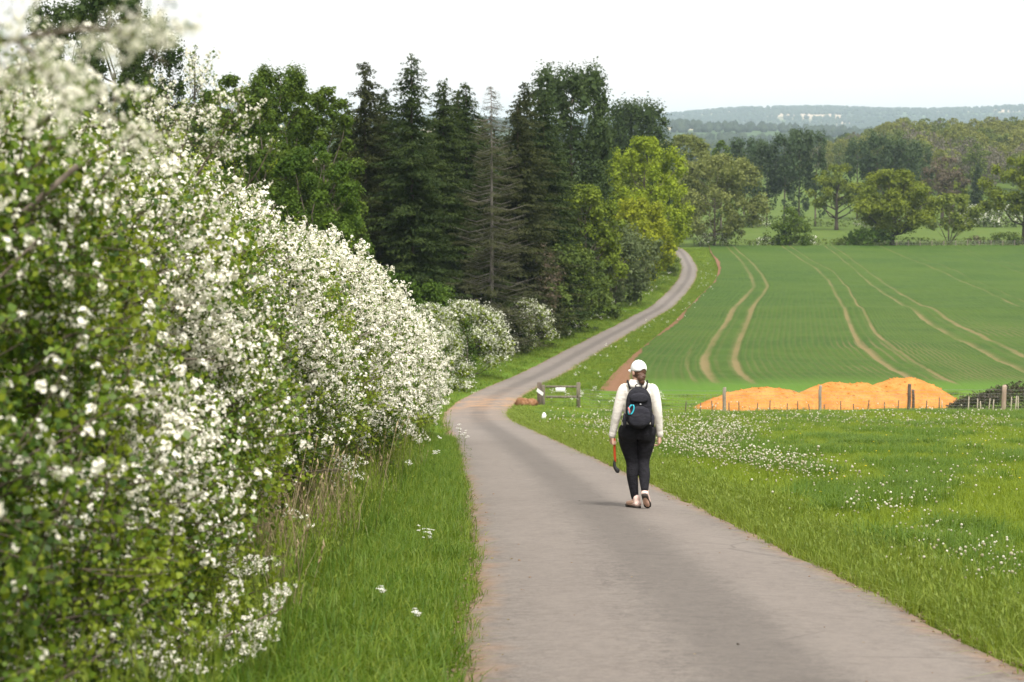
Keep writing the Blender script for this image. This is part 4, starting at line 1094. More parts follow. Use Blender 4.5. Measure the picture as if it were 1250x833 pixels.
def make_walker():
    K = 1.035
    y0 = 22.95; x0 = wx(777, y0)
    p = empty('person', (x0, y0, -float(depth(y0)) + .062), 'person in white cap, cream top and black leggings walking away down the lane', 'person')
    p.scale = (K * 1.02, K, K)
    LS, LE, LW = (-.145, 0, 1.345), (-.222, -.015, 1.085), (-.276, .03, .815)
    RS, RE, RW = (.165, 0, 1.345), (.222, -.03, 1.095), (.252, .025, .825)
    yaw = R(32)
    cy_, sy_ = math.cos(yaw), math.sin(yaw)
    HC = np.array([.012, .012, 1.555])
    def H(v): return HC + np.array([v[0] * cy_ - v[1] * sy_, v[0] * sy_ + v[1] * cy_, v[2]])
    Rz = Matrix.Rotation(yaw, 3, 'Z')
    # body: one continuous skin
    b = MB()
    loft(b, [((0, 0, .84), .155, .115), ((0, 0, .95), .15, .11), ((0, 0, 1.08), .12, .095), ((0, 0, 1.22), .135, .105), ((0, 0, 1.33), .145, .10), ((0, 0, 1.40), .095, .075), ((.003, .002, 1.44), .055, .055)])
    limb(b, [(.002, -.004, 1.38), (.006, .003, 1.45), (.01, .012, 1.50)], [.056, .05, .052])
    ball(b, H((0, 0, .01)), (.074, .092, .108), 0, 18, 14, rot=Rz); ball(b, H((0, .03, -.05)), (.056, .062, .07), 0, 14, 10, rot=Rz)
    limb(b, [H((0, .088, .015)), H((0, .108, -.022)), H((0, .095, -.03))], [.008, .013, .010], 8)      # nose
    limb(b, [H((-.022, .086, -.058)), H((0, .094, -.058)), H((.022, .086, -.058))], [.005, .008, .005], 8)   # mouth
    ball(b, H((0, .08, -.092)), (.024, .022, .02), rot=Rz)                                             # chin
    for s in (-1, 1):
        ball(b, H((s * .030, .080, .012)), (.013, .010, .009), rot=Rz); ball(b, H((s * .075, -.008, -.012)), (.011, .019, .031), rot=Rz)   # eyes, ears
    limb(b, [LS, LE, LW], [.052, .042, .028]); limb(b, [RS, RE, RW], [.052, .042, .028])
    hl = hand(b, LW, (.02, .10, -1), (.95, .35, 0), (1.25, 1.35, .8), -1)
    hand(b, RW, (.02, .12, -1), (-.9, .3, 0), (.55, .6, .4), 1)
    limb(b, [(-.09, 0, .86), (-.058, .03, .50), (-.018, -.01, .10)], [.09, .055, .036]); limb(b, [(.09, 0, .86), (.078, .03, .53), (.078, -.185, .20)], [.09, .055, .036])
    limb(b, [(-.018, -.02, .07), (-.055, .06, .045), (-.085, .12, .035)], [.036, .034, .026]); limb(b, [(.078, -.19, .175), (.095, -.15, .10), (.115, -.105, .055)], [.036, .034, .026])
    remesh(b.build('body', SKIN, p), .0055, 2)
    # leggings
    BLK = fabric('black_stretch_cloth', (.0085, .0085, .0105), (.017, .016, .021), 60, .8)
    g = MB()
    loft(g, [((0, .0, .80), .17, .13), ((0, -.005, .87), .196, .15), ((0, 0, .93), .182, .135), ((0, 0, .98), .155, .118), ((0, 0, 1.04), .135, .105)])
    for s in (-1, 1): ball(g, (s * .088, -.065, .868), (.108, .10, .115), 0, 18, 14)
    limb(g, [(-.108, 0, .875), (-.096, .012, .74), (-.055, .03, .52), (-.050, -.005, .37), (-.020, -.008, .125)], [.105, .10, .066, .064, .043])
    limb(g, [(.108, 0, .875), (.098, .012, .74), (.078, .035, .53), (.080, -.06, .38), (.078, -.165, .245)], [.105, .10, .066, .064, .043])
    remesh(g.build('leggings', BLK, p), .0075, 5)
    # cream sweatshirt with its hood lying on the shoulders
    CRM = fabric('cream_sweatshirt', (.66, .62, .56), (.74, .705, .65), 60, .4)
    t = MB()
    loft(t, [((0, 0, .945), .178, .142), ((0, 0, 1.0), .168, .132), ((0, 0, 1.08), .150, .12), ((0, 0, 1.22), .158, .125), ((0, 0, 1.32), .172, .12), ((0, 0, 1.375), .145, .10), ((0, -.005, 1.425), .085, .08)])
    for sh, el, wr in ((LS, LE, LW), (RS, RE, RW)):
        sh = np.array(sh); el = np.array(el); wr = np.array(wr)
        limb(t, [sh * [.75, 1, 1] + [0, 0, .005], sh + [0, 0, -.005], (sh + el) / 2 + [np.sign(sh[0]) * .008, -.005, 0], el, (el + wr) / 2, wr + (el - wr) * .09], [.068, .070, .060, .053, .046, .039])
        limb(t, [wr + (el - wr) * .14, wr + (el - wr) * .04], [.042, .041])
    limb(t, [(-.10, .02, 1.40), (-.085, -.055, 1.405), (0, -.085, 1.40), (.085, -.055, 1.405), (.10, .02, 1.40)], [.028, .036, .042, .036, .028])
    limb(t, [(-.07, .03, 1.44), (-.05, -.04, 1.44), (0, -.06, 1.435), (.05, -.04, 1.44), (.07, .03, 1.44)], [.022, .026, .028, .026, .022])
    remesh(t.build('sweatshirt', CRM, p), .0075, 4)
    # shoes
    PINK = plain_mat('pale_pink_shoe', (.70, .50, .44), (.76, .58, .52), 50, .75, .25, .2, .003)
    SOLE = plain_mat('dark_rubber_sole', (.035, .028, .026), (.06, .048, .042), 40, .8, .3, .5, .006)
    for heel, toe, up in (((.012, -.065, .045), (-.085, .165, .028), (0, 0, 1)), ((.074, -.205, .195), (.120, -.060, .055), (0, .70, .70))):
        heel = np.array(heel); toe = np.array(toe); d = unit(toe - heel); L = np.linalg.norm(toe - heel)
        u = np.array(up, float); u = unit(u - d * (u @ d)) if up[2] != 1 else unit(np.array([0, 0, 1.]) - d * d[2]); 
        if u[2] < 0: u = -u
        s = np.cross(d, u)
        sh = MB()
        for q, rr in ((-1, .026), (0, .033), (1, .026)):
            limb(sh, [heel + s * q * .014 + u * .012, heel + d * L * .45 + s * q * .018 + u * .008, toe - d * .03 + s * q * .020], [rr * 1.1, rr, rr * .85], 10)
        limb(sh, [heel + d * .025 + u * .02, heel + d * .03 + u * .075], [.040, .042], 12)
        limb(sh, [heel + d * .05 + u * .04, heel + d * .14 + u * .02], [.034, .028], 12)
        o = remesh(sh.build('shoe', PINK, p), .006, 3)
        so = MB(); k = np.linspace(0, 1, 12); wd = np.interp(k, [0, .08, .3, .5, .78, .93, 1], [.016, .034, .036, .031, .046, .036, .012])
        lo = heel - d * .035; Lt = L + .06
        rings = []
        for kk, w_ in zip(k, wd):
            c = lo + d * Lt * kk - u * .024
            rings.append([c + s * w_ + u * .012, c - s * w_ + u * .012, c - s * w_ * .95 - u * .014, c + s * w_ * .95 - u * .014])
        V = np.array(rings).reshape(-1, 3); F = grid_faces(12, 4, True)
        so.add(V, F); so.f.append((np.array([[3, 2, 1, 0], [44, 45, 46, 47]]), 0))
        so.build('sole', SOLE, o)
    # hair: covering the back of the head, gathered in a low bun
    HAIR = plain_mat('brown_hair', (.045, .022, .013), (.11, .05, .028), 90, .5, .4, .8, .006)
    h = MB()
    ball(h, H((0, -.010, .008)), (.076, .091, .106), 0, 18, 14, rot=Rz)
    ball(h, (.034, -.112, 1.487), (.044, .038, .046), 0, 14, 10); ball(h, (.040, -.115, 1.452), (.036, .032, .040), 0, 14, 10); ball(h, (.048, -.108, 1.51), (.038, .034, .032), 0, 14, 10); ball(h, (.03, -.085, 1.525), (.04, .03, .03), 0, 12, 8)
    ho = h.build('hair', HAIR, p)
    # the face stays clear of the hair cap
    cut = [v.index for v in ho.data.vertices if (Rz.transposed() @ (v.co - Vector(HC))).y > .035]
    ho.data.vertices.foreach_get
    import bmesh
    bm = bmesh.new(); bm.from_mesh(ho.data); bm.verts.ensure_lookup_table()
    bmesh.ops.delete(bm, geom=[bm.verts[i] for i in cut], context='VERTS'); bm.to_mesh(ho.data); bm.free()
    ho.data.polygons.foreach_set('use_smooth', np.ones(len(ho.data.polygons), bool))
    # cap with its peak pointing forward
    CAP = fabric('white_cap_cloth', (.78, .78, .78), (.83, .83, .83), 60, .25)
    c = MB(); nu, nv = 12, 32
    ph = np.linspace(.02, 1.75, nu)[:, None]; th = np.linspace(0, 2 * np.pi, nv, endpoint=False)[None]
    back = np.clip(-np.sin(th), 0, 1)
    drop = np.where(np.abs(th - 1.5 * np.pi) < .5, -.035 * np.cos((th - 1.5 * np.pi) / .5 * np.pi / 2), 0)     # opening at the back
    phx = ph * (1 - .16 * (np.abs(th - 1.5 * np.pi) < .55) * np.cos(np.clip((th - 1.5 * np.pi) / .55, -1, 1) * np.pi / 2))
    V = np.stack([.0795 * np.sin(phx) * np.cos(th), .096 * np.sin(phx) * np.sin(th) - .004, .096 * np.cos(phx) + .026 + 0 * th], -1).reshape(-1, 3)
    V = np.array([H(v) for v in V]); c.add(V, grid_faces(nu, nv, True)); 
    co = c.build('cap', CAP, p, True); sm = co.modifiers.new('cloth', 'SOLIDIFY'); sm.thickness = .004
    ball_b = MB(); ball(ball_b, H((0, 0, .124)), (.008, .008, .005)); ball_b.build('button', CAP, co, True)
    pk = MB(); nx, ny = 13, 7
    uu = np.linspace(-1, 1, nx)[None]; vv = np.linspace(0, 1, ny)[:, None]
    X = uu * .072 * (1 - .25 * vv ** 2); Y = .090 * np.sqrt(np.clip(1 - (uu * .85) ** 2, 0, 1)) * (1 - 0 * vv) + vv * .085 * np.sqrt(np.clip(1 - uu ** 2 * .9, 0, 1)); Z = .012 - .022 * uu ** 2 - .012 * vv + 0 * X
    pk.add(np.array([H(v) for v in np.stack([X, Y, Z], -1).reshape(-1, 3)]), grid_faces(ny, nx))
    po = pk.build('peak', CAP, co, True); sm = po.modifiers.new('board', 'SOLIDIFY'); sm.thickness = .004
    # backpack: worn, so a thing of its own
    bp = empty('backpack', (x0, y0 - .11 * K, p.location.z + .93 * K), 'black backpack with a teal clip worn by the walker in the cream top', 'backpack')
    off = np.array([0, .11, -.93])
    bp.scale = (K * 1.06, K, K)
    PACK = fabric('black_pack_cloth', (.013, .013, .018), (.022, .022, .028), 80, .6)
    PACK2 = fabric('pack_pocket_cloth', (.018, .018, .025), (.030, .030, .038), 80, .5)
    k = MB()
    def slab(mb, cx, z0, z1, w0, w1, y_in, y_out, n=9, pw=3.2, m=28):
        rings = []; th = np.linspace(0, 2 * np.pi, m, endpoint=False)
        for t in np.linspace(0, 1, n):
            q = max(.04, 1 - abs(2 * t - 1) ** pw) ** .45; ww = (w0 + (w1 - w0) * t) * q; dd = (y_out - y_in) / 2 * (.55 + .45 * q) * (1 - .22 * t)
            ce = np.cos(th); se = np.sin(th); e = .55
            rings.append(np.stack([cx + ww * np.sign(ce) * np.abs(ce) ** e, y_in + dd + dd * np.sign(se) * np.abs(se) ** e, np.full(m, z0 + (z1 - z0) * t)], -1))
        V = np.array(rings).reshape(-1, 3) + off; b0 = mb.n
        mb.add(np.concatenate([V, [V[:m].mean(0)], [V[-m:].mean(0)]]), grid_faces(n, m, True)[:, ::-1])
        j = np.arange(m); j2 = (j + 1) % m
        mb.f.append((np.concatenate([np.stack([np.full(m, b0 + n * m), b0 + j, b0 + j2], -1), np.stack([np.full(m, b0 + n * m + 1), b0 + (n - 1) * m + j2, b0 + (n - 1) * m + j], -1)]), 0))
    slab(k, .005, .935, 1.40, .148, .128, -.115, -.285, 13)
    k.build('pack_body', PACK, bp, True)
    k = MB(); slab(k, .008, .965, 1.20, .118, .108, -.26, -.325, 9); k.build('front_pocket', PACK2, bp, True)
    k = MB(); slab(k, .006, 1.235, 1.345, .10, .088, -.245, -.292, 7); k.build('top_pocket', PACK2, bp, True)
    k = MB(); slab(k, -.142, .95, 1.10, .02, .02, -.14, -.24, 7); k.build('side_pocket', PACK2, bp, True)
    k = MB(); slab(k, .152, .95, 1.10, .02, .02, -.14, -.24, 7); k.build('side_pocket', PACK2, bp, True)
    for s in (-1, 1):
        k = MB(); P = np.array([(s * .085, -.12, 1.375), (s * .10, -.06, 1.425), (s * .105, .03, 1.425), (s * .11, .115, 1.33), (s * .125, .12, 1.2), (s * .165, .05, 1.08), (s * .168, -.07, 1.02), (s * .145, -.13, .985)]) + off
        limb(k, P, [.026, .028, .028, .026, .022, .012, .010, .010], 8, (1.0, .35)); k.build('shoulder_strap', PACK, bp, True)
    k = MB(); limb(k, np.array([(-.03, -.14, 1.385), (-.02, -.155, 1.425), (.03, -.155, 1.425), (.04, -.14, 1.385)]) + off, [.006] * 4, 7); k.build('haul_loop', PACK2, bp, True)
    k = MB(); a = np.linspace(0, 2 * np.pi, 17); P = np.stack([-.082 + .026 * np.cos(a) + .012 * np.sin(a), -.318 + 0 * a, 1.165 + .055 * np.sin(a)], -1) + off
    V, F = tube(P, .0075, 8); k.add(V, F); k.build('clip', plain_mat('teal_clip', (.03, .42, .55), (.04, .50, .62), 30, .35, .5, 0), bp, True)
    k = MB(); limb(k, np.array([(-.108, -.318, 1.185), (-.100, -.320, 1.13)]) + off, [.010, .010], 8); k.build('toggle', plain_mat('pink_toggle', (.62, .22, .22), (.5, .15, .15), 30, .5, .4, 0), bp, True)
    k = MB(); a = np.linspace(0, 2 * np.pi, 13)[:-1]; ball(k, np.array([.016, -.326 + .028, 1.222]) + off, (.010, .012, .008)); k.build('emblem', plain_mat('grey_emblem', (.35, .35, .37), (.3, .3, .32), 30, .5, .4, 0), bp, True)
    # what is held in the left hand
    w0, d, nrm, a_ = hl
    gc = w0 + d * .092 + nrm * .030
    st = empty('ball_thrower', (x0 + gc[0] * K * 1.02, y0 + gc[1] * K, p.location.z + gc[2] * K), 'orange-red handled stick with a black curved end held in the walker\'s left hand', 'stick')
    k = MB(); P = np.array([(-.002, -.004, .055), (0, 0, 0), (.003, .002, -.10), (.010, .004, -.205)]); limb(k, P, [.0145, .0145, .0155, .015], 10)
    k.build('handle', plain_mat('orange_red_handle', (.62, .075, .02), (.68, .10, .025), 30, .45, .5, 0), st, True)
    k = MB(); P = np.array([(.004, .003, -.20), (.000, 0, -.235), (.004, -.004, -.268), (.022, -.008, -.30), (.040, -.008, -.325), (.052, -.004, -.318)])
    limb(k, P, [.013, .018, .021, .024, .024, .012], 10); ball(k, (.036, -.006, -.315), (.028, .024, .030), 0, 14, 10)
    remesh(k.build('scoop', plain_mat('black_plastic_scoop', (.012, .012, .014), (.02, .02, .022), 30, .45, .5, 0), st), .005, 2)
make_walker()

# ------------------------------------------------------------------ trees
def blob_crown(mb, rng, H, zb, rx, n, s, prof='round', nb=46, cs=.30, zs=.8, mi=0, wid=.75, lean=0.0, tjit=.25, inner=.2):
    """leaf clumps filling an uneven crown: returns clump centres for the limbs"""
    t = rng.random(nb) ** .85
    if prof == 'round': e = np.sqrt(np.clip(1 - (2 * t - .95) ** 2, .05, 1)) ** .9
    elif prof == 'poplar': e = (np.clip(t / .25, .25, 1) ** .6) * (1 - .38 * t ** 3)
    elif prof == 'cone': e = (1 - t) ** .75 * .95 + .06
    elif prof == 'dome': e = np.sqrt(np.clip(1 - t ** 2.2, .04, 1))
    elif prof == 'fan': e = .35 + .65 * np.clip(t / .6, 0, 1) - .5 * np.clip((t - .7) / .3, 0, 1)
    a = rng.uniform(0, 2 * np.pi, nb)
    lob = 1 + .22 * np.sin(a * 2 + rng.uniform(0, 6)) * rng.uniform(.4, 1) + .12 * np.sin(a * 3 + rng.uniform(0, 6))
    q = e * rx * lob * np.sqrt(rng.uniform(inner, 1, nb))
    C = np.stack([q * np.cos(a), q * np.sin(a), zb + t * (H - zb)], -1)
    cr = rx * cs * rng.uniform(.6, 1.25, nb) * (.55 + .45 * e)
    C[:, 2] = np.minimum(C[:, 2], H - cr * zs * .75); C[:, 2] = np.maximum(C[:, 2], cr * zs * .6)
    C[:, 0] += lean * C[:, 2]
    w = cr ** 2 / (cr ** 2).sum(); k = rng.choice(nb, n, p=w)
    d = unit(rng.normal(0, 1, (n, 3)) + [0, 0, .25]); r = cr[k] * rng.uniform(.35, 1.0, n) ** .6
    # ragged: short shoots poke past each clump
    spike = rng.random(n) < .12; r = np.where(spike, r * 1.3, r)
    P = C[k] + d * r[:, None] * [1, 1, zs]
    N = d * .7 + rng.normal(0, .55, (n, 3)) + [0, 0, .3]
    ti = np.clip(rng.uniform(.2, .8, nb)[k] + rng.normal(0, tjit, n) * .6, 0, 1)
    leaves(mb, P, N, rng.normal(0, 1, (n, 3)) + (np.array([0, 0, .9 if zs > 1 else 0])), s * rng.uniform(.6, 1.3, n), wid, mi, ti)
    m = int(n * .22); k = rng.choice(nb, m, p=w); d = unit(rng.normal(0, 1, (m, 3))); r = cr[k] * rng.uniform(.05, .62, m)      # bigger sprays inside each clump
    leaves(mb, C[k] + d * r[:, None] * [1, 1, zs], rng.normal(0, 1, (m, 3)) + [0, 0, .2], rng.normal(0, 1, (m, 3)), np.minimum(s * 2.4, cr[k] * .8) * rng.uniform(.7, 1.2, m), .85, mi, np.clip(rng.uniform(.2, .8, nb)[k], 0, 1))
    return C
def trunk_limbs(mb, rng, H, C, r0, zb, nl=14, top=.62, sides=6, lean=0.0):
    n = 8; z = np.linspace(-.3, H * top, n); k = z / H
    T = np.stack([np.cumsum(rng.normal(0, .008 * H / n * 4, n)) * .3 + lean * z.clip(0), np.cumsum(rng.normal(0, .03, n)), z], -1); T[:2, :2] *= .2
    add_tube(mb, T, r0 * np.interp(np.linspace(0, 1, n), [0, .08, 1], [1.35, 1.0, .3]), sides + 2)
    for i in rng.choice(len(C), min(nl, len(C)), replace=False):
        c = C[i]; zz = np.clip(c[2] - .45 * np.hypot(c[0] - lean * c[2], c[1]) - .08 * H, zb * .8 + .15, H * top * .97)
        b = np.array([np.interp(zz, z, T[:, j]) for j in range(3)])
        m1 = b + (c - b) * .4 + [0, 0, -.03 * H] + rng.normal(0, .015 * H, 3); m2 = b + (c - b) * .75 + rng.normal(0, .012 * H, 3)
        rr = r0 * np.interp(zz, [0, H * top], [.55, .22])
        add_tube(mb, [b, m1, m2, c], [rr, rr * .7, rr * .45, rr * .15], 5)
def spruce(cb, tb, rng, H, rx, n, s, r0=.2, bare=.06, droop=.35, twiggy=False, mi=0, gap=.0, pw=.8):
    add_tube(tb, np.stack([rng.normal(0, .02, 9), rng.normal(0, .02, 9), np.linspace(-.3, H * .985, 9)], -1), r0 * np.linspace(1, .05, 9) ** .8, 7)
    nw = int(H / .34); per = []
    for z in np.linspace(bare * H, H * .99, nw):
        for _ in range(rng.integers(5, 8)):
            L = rx * (1 - z / H) ** pw * rng.uniform(.58, 1.2) + .14
            if rng.random() < gap: continue
            per.append((z + rng.normal(0, .12), L, rng.uniform(0, 6.2832)))
    per = np.array(per); L = per[:, 1]; w = L / L.sum()
    if twiggy:
        for z, l, a in per:
            d = np.array([math.cos(a), math.sin(a), 0]); add_tube(tb, [[0, 0, z], d * l * .5 + [0, 0, z - .10 * l], d * l + [0, 0, z + .05 * l]], [.035, .022, .006], 3)
    k = rng.choice(len(per), n, p=w); q = rng.uniform(.08, 1, n) ** .7
    a = per[k, 2]; dx, dy = np.cos(a), np.sin(a); l = L[k] * q
    side = rng.normal(0, 1, n) * .22 * L[k] * np.clip(q * 1.6, .2, 1) * (1.25 - q)
    x = dx * l - dy * side; y = dy * l + dx * side
    sag = -droop * l * (1 - .45 * q) - np.abs(rng.normal(0, .10, n)) - .1 * np.abs(side)
    P = np.stack([x, y, per[k, 0] + sag], -1)
    out = np.stack([dx, dy, 0 * dx], -1)
    D = out * .6 + np.stack([-dy * np.sign(side), dx * np.sign(side), 0 * dx], -1) * .5 + rng.normal(0, .25, (n, 3)) + [0, 0, -.45]
    N = rng.normal(0, .5, (n, 3)) + [0, 0, .9] + out * .3
    ti = np.clip(rng.random(len(per))[k] * .6 + rng.random(n) * .3 + .25 * (q - .5), 0, 1)
    leaves(cb, P, N, D, s * rng.uniform(.6, 1.3, n) * (.5 + .5 * np.clip(L[k] / rx, 0, 1)), .10 if twiggy else .40, mi, ti, .06)
    if not twiggy:
        m = int(n * .22); k = rng.choice(len(per), m, p=w); q = rng.uniform(.05, .6, m); l = L[k] * q; a = per[k, 2]
        P = np.stack([np.cos(a) * l, np.sin(a) * l, per[k, 0] - droop * l - .1], -1) + rng.normal(0, .15, (m, 3))
        leaves(cb, P, rng.normal(0, .7, (m, 3)) + [0, 0, .5], np.stack([np.cos(a), np.sin(a), -.5 + 0 * a], -1), s * 1.9 * rng.uniform(.7, 1.2, m) * (.35 + .65 * np.clip(L[k] / rx, 0, 1)), .6, mi, rng.random(m) * .6, .05)
LEAF = dict(
    spruce=((.018, .036, .009), (.058, .080, .019)), spruce_brown=((.024, .032, .010), (.060, .068, .022)), dead=((.042, .048, .020), (.090, .094, .045)),
    dark_poplar=((.026, .050, .016), (.068, .100, .030)), green=((.042, .082, .012), (.115, .165, .020)), deep=((.030, .068, .009), (.085, .140, .016)),
    lime=((.13, .19, .012), (.27, .33, .022)), yellow=((.15, .185, .012), (.28, .31, .02)), grey=((.075, .105, .040), (.150, .180, .080)),
    olive=((.09, .13, .020), (.20, .24, .044)), oak=((.085, .12, .014), (.19, .225, .024)), willow=((.105, .130, .034), (.225, .245, .075)),
    poplar=((.034, .062, .028), (.082, .118, .050)), brown=((.085, .070, .048), (.150, .120, .085)), fresh=((.09, .135, .014), (.20, .25, .028)), bush=((.055, .090, .020), (.135, .180, .038)), far_wood=((.022, .038, .020), (.050, .072, .034)),
    wood1=((.115, .135, .030), (.225, .235, .060)), wood2=((.07, .10, .022), (.15, .185, .045)), wood3=((.11, .10, .075), (.18, .165, .125)))
def LM(k): return leaf_mat('foliage_' + k, *LEAF[k], trans=.3, rough=.7, rnd=.25, spec=.12)
def leafcount(H, rx, s, dens): return int(min(16500, dens * 3.2 * rx * H / (s * s * .5)))
def tree_meshes(kind, H, rx, s, seed, leaf, dens=1.0, lean=0.0):
    rng = np.random.default_rng(seed); cb, tb = MB(), MB(); n = leafcount(H, rx, s, dens); bark = BARK; extra = None
    if kind == 'spruce':
        spruce(cb, tb, rng, H, rx, int(n * 2.0), s * 1.42, .011 * H, pw=.55); bark = BARK_DARK
    elif kind == 'dead_spruce':
        spruce(cb, tb, rng, H, rx, int(n * 2.0), s * 1.9, .010 * H, .05, .22, True, gap=.12, pw=.6); bark = BARK_GREY
    elif kind == 'larch':
        spruce(cb, tb, rng, H, rx, int(n * .7), s * 1.2, .009 * H, .2, .25, False, pw=.75, gap=.45); bark = BARK_DARK
    elif kind == 'poplar':
        C = blob_crown(cb, rng, H, .22 * H, rx, n, s, 'poplar', 190, .22, 2.0, wid=.6); trunk_limbs(tb, rng, H, C, .012 * H, .2 * H, 16, .8)
    elif kind == 'row_poplar':
        C = blob_crown(cb, rng, H, .34 * H, rx, n, s, 'poplar', 54, .40, 1.6, wid=.6); blob_crown(cb, rng, H * .45, .08 * H, rx * .8, int(n * .14), s, 'round', 20, .3, 1.2); trunk_limbs(tb, rng, H, C, .011 * H, .3 * H, 12, .8)
    elif kind == 'broad':
        C = blob_crown(cb, rng, H, .12 * H, rx, n, s, 'round', 120, .21, .9, lean=lean); trunk_limbs(tb, rng, H, C, .013 * H, .15 * H, 18, lean=lean)
    elif kind == 'loose':
        C = blob_crown(cb, rng, H, .10 * H, rx, n, s, 'round', 130, .19, 1.1, lean=lean); trunk_limbs(tb, rng, H, C, .013 * H, .12 * H, 24, .8, lean=lean)
    elif kind == 'oak':
        C = blob_crown(cb, rng, H, .20 * H, rx, n, s, 'round', 95, .23, .75, inner=.12); trunk_limbs(tb, rng, H, C, .034 * H, .16 * H, 22, .5); bark = BARK_DARK
    elif kind == 'open_oak':
        C = blob_crown(cb, rng, H, .38 * H, rx, n, s, 'dome', 50, .25, .8); trunk_limbs(tb, rng, H, C, .030 * H, .18 * H, 26, .6); bark = BARK_DARK
    elif kind == 'multi_stem':
        C = blob_crown(cb, rng, H, .30 * H, rx, n, s, 'round', 55, .26, .8)
        for i in range(5):
            a = i * 1.3; c = C[i * 7]; add_tube(tb, [[.1 * math.cos(a), .1 * math.sin(a), -.2], c * [.35, .35, .4] , c * [.75, .75, .8], c], [.11, .085, .05, .02], 6)
        trunk_limbs(tb, rng, H, C, .010 * H, .1 * H, 14, .6)
    elif kind == 'pointed_shrub':
        C = blob_crown(cb, rng, H, .02 * H, rx, n, s, 'cone', 60, .26, .9, inner=.15); trunk_limbs(tb, rng, H, C, .012 * H, .02 * H, 14, .7)
    elif kind == 'shrub':
        C = blob_crown(cb, rng, H, .05 * H, rx, n, s, 'dome', 46, .28, .9, inner=.25); trunk_limbs(tb, rng, H, C, .012 * H, .02 * H, 16, .55)
    elif kind == 'hawthorn':
        C = blob_crown(cb, rng, H, .06 * H, rx, int(n * .55), s, 'dome', 52, .26, .8, inner=.25); trunk_limbs(tb, rng, H, C, .014 * H, .02 * H, 16, .55)
        extra = MB(); rng2 = np.random.default_rng(seed)
        blob_crown(extra, rng2, H * 1.02, .08 * H, rx * 1.05, int(n * (1.15 if s < .4 else .6)), s * .55, 'dome', 52, .29, .85, inner=.25, tjit=.5)
    return cb.mesh('crown_' + kind, leaf), tb.mesh('trunk_' + kind, bark, True), (extra.mesh('blossom_' + kind, leaf_mat('distant_blossom', (.42, .44, .34), (.72, .72, .62), .2, .8, .2, .1)) if extra else None)
seed_ = [100]
def plant(kind, px, y, top, wpx, leaf, label, name, cat='tree', group=None, dens=1.0, spx=2.6, lean=0.0, meshes=None, dz=0.0):
    x = wx(px, y); z = float(zt(x, y)); H = max(1.0, wz(top, y) - z); rx = wpx / FPX * y / 2
    s = spx * y / 1990.0
    seed_[0] = int(px * 7 + y * 13 + abs(top) * 3)
    H = H - dz
    me = meshes or tree_meshes(kind, H, rx, s, seed_[0], LM(leaf), dens, lean)
    o = empty(name, (x, y, z + dz - .05), label, cat, group, 0.0)
    shrubby = kind in ('shrub', 'hawthorn', 'pointed_shrub')
    link('stem' if shrubby else 'trunk', me[1], o)
    link('foliage' if shrubby else 'crown', me[0], o)
    if me[2]: link('blossom', me[2], o)
    return o, me, H, rx
W = 'woodland trees left of the lane'
